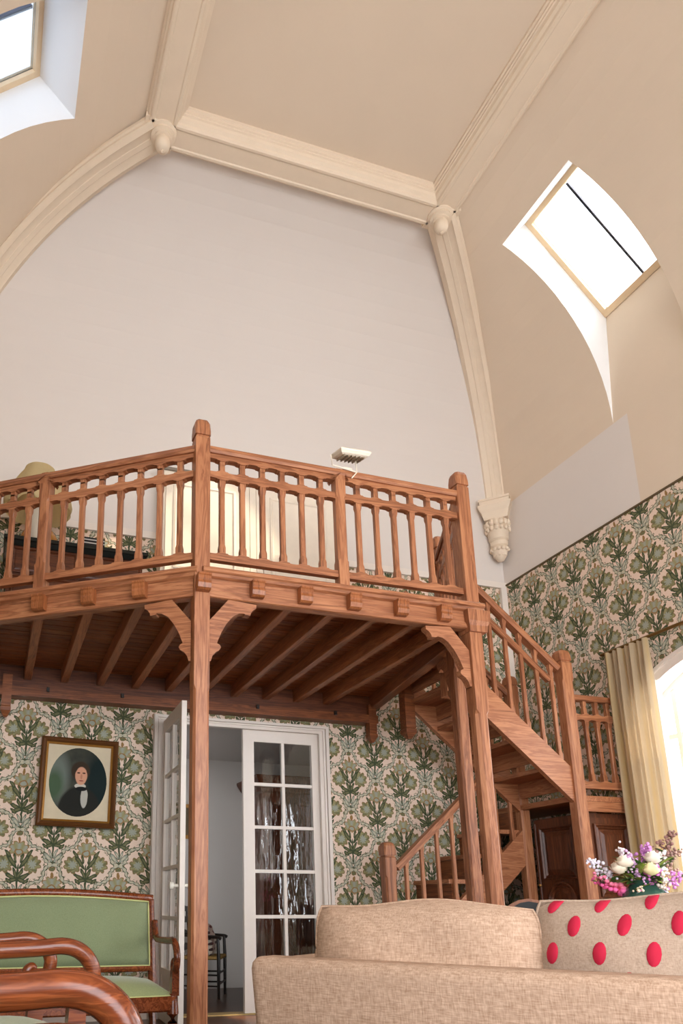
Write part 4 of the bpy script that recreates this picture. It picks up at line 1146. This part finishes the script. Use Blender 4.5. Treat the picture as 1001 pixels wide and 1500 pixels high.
def portrait_mat():
    n = NT('oil_portrait'); v = n.coord('Object'); x, y, z = n.xyz(v)
    nz = n.noise(v, 14, 4, .6)
    x = x + (nz - .5) * .012
    def e(cx, cz, rx, rz, k=9):
        dx = (x - cx) / rx; dz = (z - cz) / rz; return ((1.0 - (dx * dx + dz * dz).sqrt()) * k + .5).clamp()
    col = n.mix(n.noise(v, 7, 4, .6), lin(24, 30, 28), lin(84, 84, 72))
    col = n.mix(e(-.17, .04, .09, .2, 1.4) * .7, col, lin(118, 128, 120))
    col = n.mix(e(-.19, -.03, .07, .12, 1.4) * .8, col, lin(58, 84, 52))
    col = n.mix(e(.17, .02, .12, .26, 1.4), col, lin(20, 34, 34))
    col = n.mix(e(.02, -.24, .17, .21), col, lin(34, 34, 30))        # coat
    col = n.mix(e(.055, -.12, .028, .085), col, lin(178, 176, 166))     # shirt front
    col = n.mix(e(.02, -.028, .045, .022), col, lin(196, 190, 178))     # collar
    col = n.mix(e(.03, -.05, .045, .018), col, lin(22, 22, 22))       # bow tie
    col = n.mix(e(.015, .095, .074, .080, 6), col, lin(58, 46, 34))        # hair
    col = n.mix(e(.022, .056, .048, .074), col, lin(206, 152, 124))    # face
    col = n.mix(e(.0, .08, .013, .006, 4), col, lin(70, 46, 36)); col = n.mix(e(.044, .08, .013, .006, 4), col, lin(70, 46, 36))
    col = n.mix(e(.024, .05, .008, .022, 3) * .6, col, lin(168, 108, 84)); col = n.mix(e(.024, .016, .018, .005, 4), col, lin(150, 76, 66))
    return n.fin(col, .65, n.bump(nz, .1, .002), .12)
mb = MB(); mb.poly([(x * 1.02, .006, z * 1.02) for x, z in ov]); obj('canvas', mb, portrait_mat(), por, Mp)

# ---- curtain, sheer and rod by the arched window
rod_m = plain('dark_brass_rod', (112, 84, 44), .4, .1, 0, 10, .5)
rod = thing('curtain_rod', 'thin brass curtain rod above the arched window', 'curtain rod', T(4.90, 3.9, 2.95))
mb = MB(); mb.tube([(4.90, 4.78, 2.95), (4.90, 2.9, 2.95)], .014, 10); obj('rod', mb, rod_m, rod, I4, True)
for y in (4.77, 2.92):
    mb = MB(); mb.tube([(4.90, y, 2.95), (XR - .002, y, 2.95)], .009, 8); obj('bracket', mb, rod_m, rod, I4, True)
def pleated(name, y0, y1, z0, z1, amp, waves, m, x, taper=0.0, seed=1):
    rnd = random.Random(seed); NY, NZ = 96, 14; mb = MB(); vs, fs = [], []
    ph = [rnd.uniform(0, 6.28) for _ in range(4)]
    for i in range(NZ + 1):
        q = i / NZ; z = z1 + (z0 - z1) * q
        for j in range(NY + 1):
            s = j / NY; a = amp * (.55 + .45 * math.sin(min(1, q * 4) * math.pi / 2))
            w = math.sin(2 * math.pi * waves * s + ph[0]) * .65 + math.sin(2 * math.pi * waves * .47 * s + ph[1] + q * .6) * .5 + math.sin(2 * math.pi * waves * 2.1 * s + ph[2]) * .15 * (1 - q)
            yy = y0 + (y1 - y0) * s + taper * q * (1 - s) 
            vs.append((x + a * w, yy, z))
    for i in range(NZ):
        for j in range(NY): fs.append((i * (NY + 1) + j, i * (NY + 1) + j + 1, (i + 1) * (NY + 1) + j + 1, (i + 1) * (NY + 1) + j))
    mb.add(vs, fs); return mb.mesh(name, m, 'all')
cur = put('curtain', pleated('curtain', 4.295, 4.735, .02, 2.945, .030, 7, drape('cream_gold_curtain', (192, 172, 142), .30, 0, .7), 4.885, .0, 3))
tag(cur, 'pleated cream curtain with golden stripes glowing beside the arched window', 'curtain')
cur = put('sheer_curtain', pleated('sheer_curtain', 4.285, 4.40, .03, 2.60, .012, 6, drape('white_voile', (236, 232, 226), .5, .45), 4.945, .0, 5))
tag(cur, 'sheer white voile curtain against the bright window pane', 'curtain')

# ---- side table, vase and bouquet
VX, VY = 3.375, 3.21
tab = thing('side_table', 'small round pedestal table carrying the green vase', 'table', T(VX, VY))
mb = MB(); mb.lathe([(.01, .690), (.27, .690), (.285, .70), (.285, .715), (.27, .722), (.01, .722)], 28, (VX, VY, 0)); obj('table_top', mb, wood('mahogany'), tab, I4, True)
mb = MB(); mb.lathe([(.04, .05), (.05, .10), (.028, .2), (.035, .4), (.025, .5), (.05, .66), (.06, .69)], 16, (VX, VY, 0)); obj('pedestal', mb, wood('mahogany', 2), tab, I4, True)
for k in range(3):
    a = 2 * math.pi * k / 3 + .4; mb = MB(); mb.tube(bez([(VX + .03 * math.cos(a), VY + .03 * math.sin(a), .14), (VX + .14 * math.cos(a), VY + .14 * math.sin(a), .10), (VX + .24 * math.cos(a), VY + .24 * math.sin(a), .016)], 5), .016, 8); obj('leg', mb, wood('mahogany'), tab, I4, True)
vase_m = plain('celadon_glaze', (44, 76, 64), .08, .2, 0, 9, None, .6)
mb = MB(); mb.lathe([(.06, .722), (.065, .726), (.095, .77), (.122, .83), (.128, .875), (.112, .93), (.082, .965), (.070, .98), (.076, .995), (.080, 1.0), (.072, .997), (.064, .97)], 28, (VX, VY, 0))
v_ = obj('vase', mb, vase_m, None, I4, True); tag(v_, 'glazed dark green vase holding the bouquet', 'vase')
stem_m = plain('stem_green', (84, 104, 52), .6); leaf_m = plain('leaf_green', (70, 106, 48), .45, .25, 0, 14); leaf_l = plain('leaf_lime', (142, 168, 72), .5, .2, 0, 14)
def leafmesh(mb, p, d, L, w, up=Vector((0, 0, 1))):
    d = d.normalized(); l = d.cross(up); l = l.normalized() if l.length > 1e-3 else Vector((1, 0, 0)); n_ = l.cross(d)
    sec = []
    for q, k in ((0, .1), (.2, .75), (.45, 1), (.7, .75), (.9, .3), (1, .02)):
        c = p + d * (L * q) - n_ * (L * .25 * q * q)
        sec.append([c - l * (w * k) + n_ * (w * k * .35), c, c + l * (w * k) + n_ * (w * k * .35)])
    mb.loft(sec, False, False)
def flower(kind, tip, col, label, rnd, group):
    base = Vector((VX + rnd.uniform(-.03, .03), VY + rnd.uniform(-.03, .03), .80)); tip = Vector(tip)
    mid = base.lerp(tip, .5) + Vector((0, 0, .06)); rim_ = Vector((VX, VY, 1.0)) + (tip - Vector((VX, VY, tip.z))) * .12; rim_.z = 1.005
    path = bez([base, rim_, mid.lerp(tip, .2) if kind == 'rose' else mid.lerp(tip, .3), tip], 5)
    t = thing('flower_stem', label, 'flower', T(VX, VY, .8), group)
    mb = MB(); mb.tube(path, .0035, 5); obj('stem', mb, stem_m, t, I4, True)
    d = (tip - path[-4]).normalized(); mb = MB()
    cm = plain('petal_%d_%d_%d' % col, col, .6, .12, 0, 30)
    if kind == 'rose':
        R = .040
        for lay, (r0, r1, h0, h1) in enumerate(((.10, .34, -.1, .95), (.25, .62, -.3, .85), (.35, .88, -.5, .62), (.40, 1.12, -.6, .30))):
            ph = lay * 1.3; rings = []
            for q in range(6):
                k = q / 5; rr = R * (r0 + (r1 - r0) * math.sin(k * math.pi / 2) ** .7); zz = R * (h0 + (h1 - h0) * k)
                rings.append([(tip.x + rr * (1 + .10 * k * math.sin(5 * a_ + ph)) * math.cos(a_), tip.y + rr * (1 + .10 * k * math.sin(5 * a_ + ph)) * math.sin(a_), tip.z + zz + R * .16 * k * math.sin(3 * a_ + ph * 2)) for a_ in [2 * math.pi * j / 15 for j in range(15)]])
            mb.loft(rings, False)
        mb.sphere(tip - Vector((0, 0, R * .3)), R * .42, 8, 5)
        obj('petals', mb, cm, t, I4, 'all')
    elif kind == 'sprig':
        n_ = 64
        for k in range(n_):
            q = k / n_; c = tip - d * (.15 * (1 - q)) + Vector((rnd.gauss(0, 1), rnd.gauss(0, 1), rnd.gauss(0, 1))) * (.024 * (1.1 - q * .7))
            mb.sphere(c, rnd.uniform(.005, .011), 5, 4)
        obj('blossoms', mb, cm, t, I4, 'all')
    elif kind == 'spike':
        for k in range(11):
            q = k / 10; c = tip - d * (.22 * (1 - q)); r = .021 * (1.05 - q * .6)
            for s in (-1, 1): mb.sphere(c + Vector((rnd.uniform(-.008, .008), s * r * .8, rnd.uniform(-.01, .01))), r, 6, 5, 1, 1, .85)
        obj('bells', mb, cm, t, I4, 'all')
    lb = MB()
    for k in range(rnd.choice((2, 3))):
        p = path[int(len(path) * rnd.uniform(.45, .8))]; a = rnd.uniform(0, 6.28)
        leafmesh(lb, p, Vector((math.cos(a), math.sin(a), .45)) + d * .4, rnd.uniform(.06, .10), rnd.uniform(.013, .022))
    obj('leaves', lb, rnd.choice((leaf_m, leaf_m, leaf_l)), t, I4, 'all')
rnd = random.Random(5)
# (kind, dx across the view, dz above the rim, dy depth, colour, what it is)
FL = [('sprig', -.10, .20, .0, (236, 222, 226), 'spray of white blossom rising over the cream roses'), ('sprig', -.06, .15, -.06, (204, 160, 200), 'mauve blossom spray beside the cream roses'),
      ('sprig', .02, .19, .04, (206, 140, 204), 'broad mauve lilac head at the top of the bouquet'), ('sprig', .045, .20, -.02, (218, 150, 214), 'bright lilac head at the top of the bouquet'),
      ('rose', -.115, .075, -.05, (240, 224, 202), 'cream rose low beside the pink spike'), ('rose', -.085, .105, -.07, (244, 230, 208), 'full cream rose over the pink spike'), ('rose', .05, .125, -.07, (246, 234, 218), 'small cream rosebud under the white blossom'),
      ('rose', .03, .065, -.09, (240, 226, 176), 'yellowish rosebud at the middle of the bouquet'), ('sprig', .10, .16, .0, (244, 238, 234), 'white blossom spray against the window'), ('sprig', .13, .15, .06, (238, 232, 226), 'pale blossom spray leaning to the window'),
      ('sprig', .175, .27, .02, (150, 112, 104), 'dry brown seed sprig standing highest in the bouquet'), ('sprig', .19, .18, .05, (160, 130, 120), 'dry seed sprig leaning towards the window'),
      ('spike', -.235, .05, -.03, (240, 128, 158), 'salmon pink spike of bells reaching out of the vase'), ('spike', -.245, .02, .02, (244, 110, 168), 'hot pink spike of bells hanging outwards'),
      ('sprig', -.26, .13, .0, (232, 226, 238), 'white and lilac sprig stretching far over the cupboard'), ('sprig', -.055, -.03, -.10, (240, 214, 190), 'peach blossom drooping over the vase lip'),
      ('sprig', .065, .08, -.08, (206, 120, 190), 'magenta blossom between the rosebuds'), ('sprig', .185, .045, .0, (214, 140, 208), 'mauve blossom drooping beside the window'), ('sprig', .09, .03, -.09, (236, 222, 210), 'pale blossom above the vase shoulder')]
AX = Vector((.76, -.65, 0))                       # across the view
for kind, dx, dz, dy, colr, lb in FL:
    p = Vector((VX, VY, .985)) + AX * dx + Vector((.65, .76, 0)) * dy + Vector((0, 0, dz))
    flower(kind, p, colr, lb, rnd, 'stems of the bouquet')
t = thing('foliage_sprig', 'dark green leafy foliage filling the bouquet', 'foliage', T(VX, VY, .8))
for k in range(46):
    a = rnd.uniform(0, 6.28); el = rnd.uniform(.0, 1.2); d = Vector((math.cos(a) * math.cos(el), math.sin(a) * math.cos(el), math.sin(el)))
    mb = MB(); leafmesh(mb, Vector((VX, VY, .985)) + d * rnd.uniform(.02, .10), d + Vector((0, 0, .1)), rnd.uniform(.07, .12), rnd.uniform(.016, .028))
    obj('leaf', mb, rnd.choice((leaf_m, leaf_m, leaf_m, leaf_l)), t, I4, 'all')

# ---- dark padded chair behind the sofa cushions
Mc = T(3.55, 4.40) @ Matrix.Rotation(math.radians(150), 4, 'Z')
ch = thing('dining_chair', 'black padded chair with an orange wooden rim half hidden behind the cushions', 'chair', Mc)
hp = [(-.20, .52)] + [(-.20 + .0, .78)] + [(x, z) for x, z in arc(0, .78, .20, 180, 0, 10)][1:] + [(.20, .52)]
mb = MB(); mb.prism(hp, -.012, .012, 'xz'); obj('backrest', mb, wood('pine', 2), ch, Mc @ T(0, .2, -.07))
mb = MB(); mb.prism([(x * .84, .52 + (z - .52) * .94 + .01) for x, z in hp], .010, .030, 'xz'); obj('back_pad', mb, plain('black_leather', (26, 28, 28), .45), ch, Mc @ T(0, .2, -.07))
mb = MB(); mb.prism([(x * .84, .52 + (z - .52) * .94 + .01) for x, z in hp], -.030, -.010, 'xz'); obj('back_pad', mb, plain('black_leather', (26, 28, 28), .45), ch, Mc @ T(0, .2, -.07))
obj('seat', rbox(-.21, .21, -.20, .20, .42, .47, .03), plain('black_leather', (26, 28, 28), .45), ch, Mc, 'all')
for x in (-.18, .18):
    for y in (-.17, .19):
        mb = MB(); mb.tube([(x, y, .43 if y < 0 else .52), (x * 1.05, y * 1.06, 0)], [.018, .014], 8); obj('leg', mb, wood('pine', 2), ch, Mc, True)

# ================================================================== ON THE MEZZANINE
# ---- dresser
dr = thing('dresser', 'dark walnut dresser with a black top on the mezzanine', 'dresser', T(.48, 5.72, FZ))
wx = wood('walnut', 0, .35)
mb = MB(); mb.box(-.05, 1.02, 5.50, 5.97, FZ + .06, FZ + .83); obj('body', mb, wx, dr)
mb = MB(); mb.loft([[(x0, y0, z), (x1, y0, z), (x1, 5.975, z), (x0, 5.975, z)] for x0, x1, y0, z in ((-.06, 1.03, 5.49, FZ + .80), (-.08, 1.05, 5.47, FZ + .835), (-.09, 1.06, 5.46, FZ + .84), (-.09, 1.06, 5.46, FZ + .87))]); obj('top', mb, plain('black_marble', (26, 32, 30), .2, .3, 0, 9), dr)
for i in range(3):
    for j in range(2):
        z0 = FZ + .10 + .235 * i; x0 = -.02 + .525 * j
        mb = MB(); mb.loft([[(x0 + a, y, z0 + a), (x0 + .505 - a, y, z0 + a), (x0 + .505 - a, y, z0 + .215 - a), (x0 + a, y, z0 + .215 - a)] for a, y in ((0, 5.503), (0, 5.488), (.012, 5.482), (.022, 5.490), (.034, 5.486))]); d = obj('drawer', mb, wx, dr)
        mb = MB(); mb.sphere((x0 + .25, 5.478, z0 + .11), .014, 8, 6); obj('knob', mb, plain('brass', (196, 160, 92), .3, .05, 0, 6, 1.0), d, I4, True)
for x in (-.03, .93):
    for y in (5.52, 5.90):
        mb = MB(); mb.box(x, x + .07, y, y + .06, FZ + .001, FZ + .06); obj('foot', mb, wx, dr)
# ---- table lamp with a scalloped shade, amber vase beside its base
DT = FZ + .871; LX, LY = .155, 5.585
la = thing('table_lamp', 'table lamp with a wide scalloped parchment shade and stone jar base on the dresser', 'lamp', T(LX, LY, DT))
mb = MB(); mb.lathe([(.05, 0), (.075, .004), (.085, .04), (.082, .14), (.078, .29), (.060, .335), (.034, .35), (.034, .36), (.01, .36)], 20, (LX, LY, DT)); obj('base', mb, plain('alabaster', (206, 198, 182), .5, .06, 0, 10), la, I4, True)
mb = MB(); mb.lathe([(.012, .36), (.012, .42), (.02, .425), (.02, .47), (.005, .47)], 10, (LX, LY, DT)); obj('socket', mb, plain('brass', (196, 160, 92), .3, .05, 0, 6, 1.0), la, I4, True)
shade_m = drape('parchment_shade', (216, 196, 150), .35)
mb = MB(); rings = []; K = 48
for (r, z, lob) in ((.245, .30, .10), (.262, .325, .09), (.255, .38, .08), (.215, .48, .06), (.165, .58, .04), (.13, .64, .03), (.118, .68, .02)):
    rings.append([(LX + (r * (1 + lob * abs(math.sin(4 * (2 * math.pi * k / K))))) * math.cos(2 * math.pi * k / K), LY + (r * (1 + lob * abs(math.sin(4 * 2 * math.pi * k / K)))) * math.sin(2 * math.pi * k / K), DT + z - .03 * lob * 10 * (1 - abs(math.sin(4 * 2 * math.pi * k / K))) * (z < .34)) for k in range(K)])
mb.loft(rings, False); obj('shade', mb, shade_m, la, I4, 'all')
mb = MB(); mb.lathe([(.004, .47), (.004, .69), (.010, .695), (.002, .71)], 8, (LX, LY, DT)); mb.tube([(LX - .118, LY, DT + .68), (LX + .118, LY, DT + .68)], .003, 5); obj('harp', mb, plain('brass', (196, 160, 92), .3, .05, 0, 6, 1.0), la, I4, True)
mb = MB(); mb.lathe([(.06, 0), (.10, .01), (.145, .07), (.155, .12), (.135, .17), (.09, .20), (.075, .215), (.085, .225), (.07, .222)], 24, (LX + .03, LY + .150, DT))
am = NT('amber_glass'); am.fin(lin(226, 150, 52), .12, None, .5); am.bsdf.inputs['Transmission Weight'].default_value = .35
v_ = obj('amber_vase', mb, am.m, None, I4, True); tag(v_, 'round amber vase half hidden behind the lamp base', 'vase')
# ---- small radio
ra = thing('radio', 'small black radio with silver stripes at the end of the dresser', 'radio', T(.60, 5.535, DT))
Mr_ = T(.60, 5.535, DT)
mb = MB(); mb.box(-.10, .10, -.06, .06, 0, .075); obj('case', mb, plain('black_plastic', (22, 22, 24), .4), ra, Mr_)
for z in (.02, .048):
    mb = MB(); mb.box(-.098, .098, -.063, -.059, z, z + .010); obj('stripe', mb, plain('silver_trim', (196, 196, 198), .3, .05, 0, 6, .6), ra, Mr_)
mb = MB(); mb.lathe([(.012, 0), (.012, .008), (.009, .01)], 10); obj('dial', mb, plain('silver_trim', (196, 196, 198), .3, .05, 0, 6, .6), ra, Mr_ @ T(.075, -.06, .038) @ Matrix.Rotation(math.pi / 2, 4, 'X'), True)
# ---- white built-in closet
cl = thing('built_in_closet', 'white painted closet with plank doors against the white back wall', 'closet', T(2.1, 5.9, FZ))
paint = plain('old_white_paint', (226, 214, 196), .6, .08, .06, 10)
mb = MB(); mb.box(1.235, 2.94, 5.80, 5.96, FZ + .001, 4.70); obj('carcass', mb, paint, cl)
mb = MB(); mb.box(1.215, 2.96, 5.78, 5.97, 4.70, 4.73); obj('top_board', mb, plain('grey_edge', (126, 116, 104), .6), cl)
for (x0, x1) in ((1.27, 2.00), (2.20, 2.92)):
    mb = MB(); mb.box(x0, x1, 5.782, 5.80, FZ + .06, 4.66); d = obj('door', mb, paint, cl)
    for (z0, z1) in ((FZ + .14, 3.62), (3.74, 4.58)):
        mb = MB(); mb.loft([[(x0 + .07 + a, y, z0 + a), (x1 - .07 - a, y, z0 + a), (x1 - .07 - a, y, z1 - a), (x0 + .07 + a, y, z1 - a)] for a, y in ((0, 5.781), (0, 5.775), (.02, 5.770), (.03, 5.779))]); obj('panel', mb, paint, d)
    mb = MB(); mb.sphere((x1 - .03, 5.772, 3.68), .014, 8, 6); obj('knob', mb, plain('dark_iron', (40, 36, 32), .5), d, I4, True)
for x in (2.035, 2.10, 2.165):
    mb = MB(); mb.box(x - .03, x + .03, 5.785, 5.80, FZ + .06, 4.66); obj('plank', mb, paint, cl)
# ---- clamp floodlight on the railing
Mf = T(2.06, 3.885, FZ + .834)
fl = thing('floodlight', 'white halogen floodlight clamped on the balcony handrail', 'floodlight', Mf)
wp = plain('white_enamel', (232, 222, 204), .4, .04)
Mh = Mf @ T(.04, -.02, .125) @ Matrix.Rotation(math.radians(-2), 4, 'Y') @ Matrix.Rotation(math.radians(15), 4, 'X')
mb = MB(); mb.loft([[(x0, y0, z), (x1, y0, z), (x1, y1, z), (x0, y1, z)] for x0, x1, y0, y1, z in ((-.085, .085, -.055, .055, -.02), (-.10, .10, -.07, .07, -.012), (-.11, .11, -.08, .08, .004), (-.11, .11, -.08, .08, .014), (-.09, .09, -.06, .06, .026))]); obj('housing', mb, wp, fl, Mh)
for k in range(6):
    mb = MB(); mb.box(-.07 + .028 * k - .004, -.07 + .028 * k + .004, -.06, .06, -.030, -.018); obj('cooling_fin', mb, plain('fin_grey', (150, 138, 118), .5), fl, Mh)
mb = MB(); mb.tube([(-.095, 0, .115), (-.11, -.045, .01), (.06, -.055, -.02), (.085, 0, .105)], .005, 6); mb.tube([(.06, -.055, -.02), (.02, -.055, -.07)], .004, 6); obj('bracket', mb, wp, fl, Mf, True)
mb = MB(); mb.box(-.03, .03, -.05, .05, -.002, .008); obj('clamp', mb, wp, fl, Mf)

# ================================================================== IN THE HALL
def rush_chair(M):
    t = thing('rush_chair', 'dark ladder-back armchair with a rush seat in the hall', 'chair', M)
    eb = wood('ebony', 2, .35)
    for s in (-1, 1):
        mb = MB(); mb.tube([(-.20, s * .24, 0), (-.20, s * .24, .45), (-.25, s * .24, 1.02)], [.018, .02, .016], 8); obj('back_post', mb, eb, t, M, True)
        mb = MB(); mb.tube([(.22, s * .27, 0), (.22, s * .27, .44), (.21, s * .27, .67)], [.016, .021, .017], 8); obj('front_leg', mb, eb, t, M, True)
        mb = MB(); mb.tube(bez([(-.225, s * .24, .70), (0, s * .27, .685), (.20, s * .275, .675), (.25, s * .275, .655)], 5), .018, 8); obj('arm', mb, eb, t, M, True)
        for z in (.14, .26):
            mb = MB(); mb.tube([(-.20, s * .24, z), (.22, s * .27, z)], .011, 6); obj('stretcher', mb, eb, t, M, True)
    for z in (.55, .70, .86, .99):
        mb = MB(); mb.prism([(-.235, z - .03), (.235, z - .03), (.235, z + .015), (.12, z + .035), (0, z + .05), (-.12, z + .035), (-.235, z + .015)], -.008, .008, 'yz'); obj('slat', mb, eb, t, M @ T(-.205 - .09 * (z - .45), 0, 0))
    for z in (.16, .28):
        mb = MB(); mb.tube([(.22, -.27, z), (.22, .27, z)], .012, 6); obj('stretcher', mb, eb, t, M, True)
    obj('rush_seat', rbox(-.22, .24, -.27, .27, .425, .465, .02), fabric('rush', (120, 92, 50), (176, 142, 88), 160, .1, .4), t, M, 'all')
    return t
rush_chair(T(2.06, 7.25) @ Matrix.Rotation(math.radians(-25), 4, 'Z') @ Matrix.Scale(.83, 4))
def ikat():
    n = NT('ikat_stripes'); v = n.coord('Object'); x, y, z = n.xyz(v)
    a = ((z * 120.0).sin() * .5 + .5) * ((x * 60.0).sin() * .5 + .5); k = ((x * 26.0).sin() * 4 + .5).clamp()
    col = n.mix((a * 6 - 2.2).clamp(), lin(196, 184, 168), lin(62, 40, 38)); col = n.mix(k * .5, col, lin(120, 52, 46))
    return n.fin(col, .9)
cushion('patterned_pillow', T(2.10, 7.19, .53) @ Matrix.Rotation(math.radians(-25 - 90), 4, 'Z') @ Matrix.Rotation(math.radians(10), 4, 'X'), .32, .30, .11, ikat(), 'striped woven pillow on the rush armchair')
# wardrobe behind the closed leaf
wd = thing('wardrobe', 'dark wooden wardrobe with a heavy cornice seen through the door panes', 'wardrobe', T(3.0, 7.55))
wm = wood('walnut', 2, .3)
mb = MB(); mb.box(2.72, 3.34, 7.30, 7.86, .09, 2.02); obj('body', mb, wm, wd)
mb = MB(); mb.loft([[(2.72 - a, 7.30 - a, z), (3.34 + a, 7.30 - a, z), (3.34 + a, 7.87, z), (2.72 - a, 7.87, z)] for a, z in ((0, 2.02), (.02, 2.04), (.02, 2.07), (.05, 2.10), (.09, 2.16), (.10, 2.18), (.10, 2.20))]); obj('cornice', mb, wm, wd)
for (x0, x1) in ((2.75, 3.025), (3.035, 3.31)):
    mb = MB(); mb.box(x0, x1, 7.28, 7.30, .14, 1.98); d = obj('door', mb, wm, wd)
    for (z0, z1) in ((.2, .95), (1.03, 1.92)):
        mb = MB(); mb.loft([[(x0 + .04 + a, y, z0 + a), (x1 - .04 - a, y, z0 + a), (x1 - .04 - a, y, z1 - a), (x0 + .04 + a, y, z1 - a)] for a, y in ((0, 7.279), (0, 7.268), (.02, 7.262), (.035, 7.275))]); obj('panel', mb, wm, d)
mb = MB(); mb.box(2.70, 3.36, 7.28, 7.87, .002, .09); obj('plinth', mb, wm, wd)
# small framed picture and wall lamp glimpsed by the open leaf
pf = thing('hall_frame', 'small gilt frame on the hall wall glimpsed past the open door leaf', 'picture', T(1.93, 7.88, 1.75))
for (x0, x1, z0, z1) in ((1.78, 2.10, 1.90, 1.94), (1.78, 2.10, 1.56, 1.60), (1.78, 1.82, 1.60, 1.90), (2.06, 2.10, 1.60, 1.90)):
    mb = MB(); mb.box(x0, x1, 7.865, 7.895, z0, z1); obj('frame_bar', mb, gilt, pf)
mb = MB(); mb.box(1.82, 2.06, 7.88, 7.895, 1.60, 1.90); obj('print', mb, plain('sepia_print', (110, 92, 70), .7, .3, 0, 12), pf)
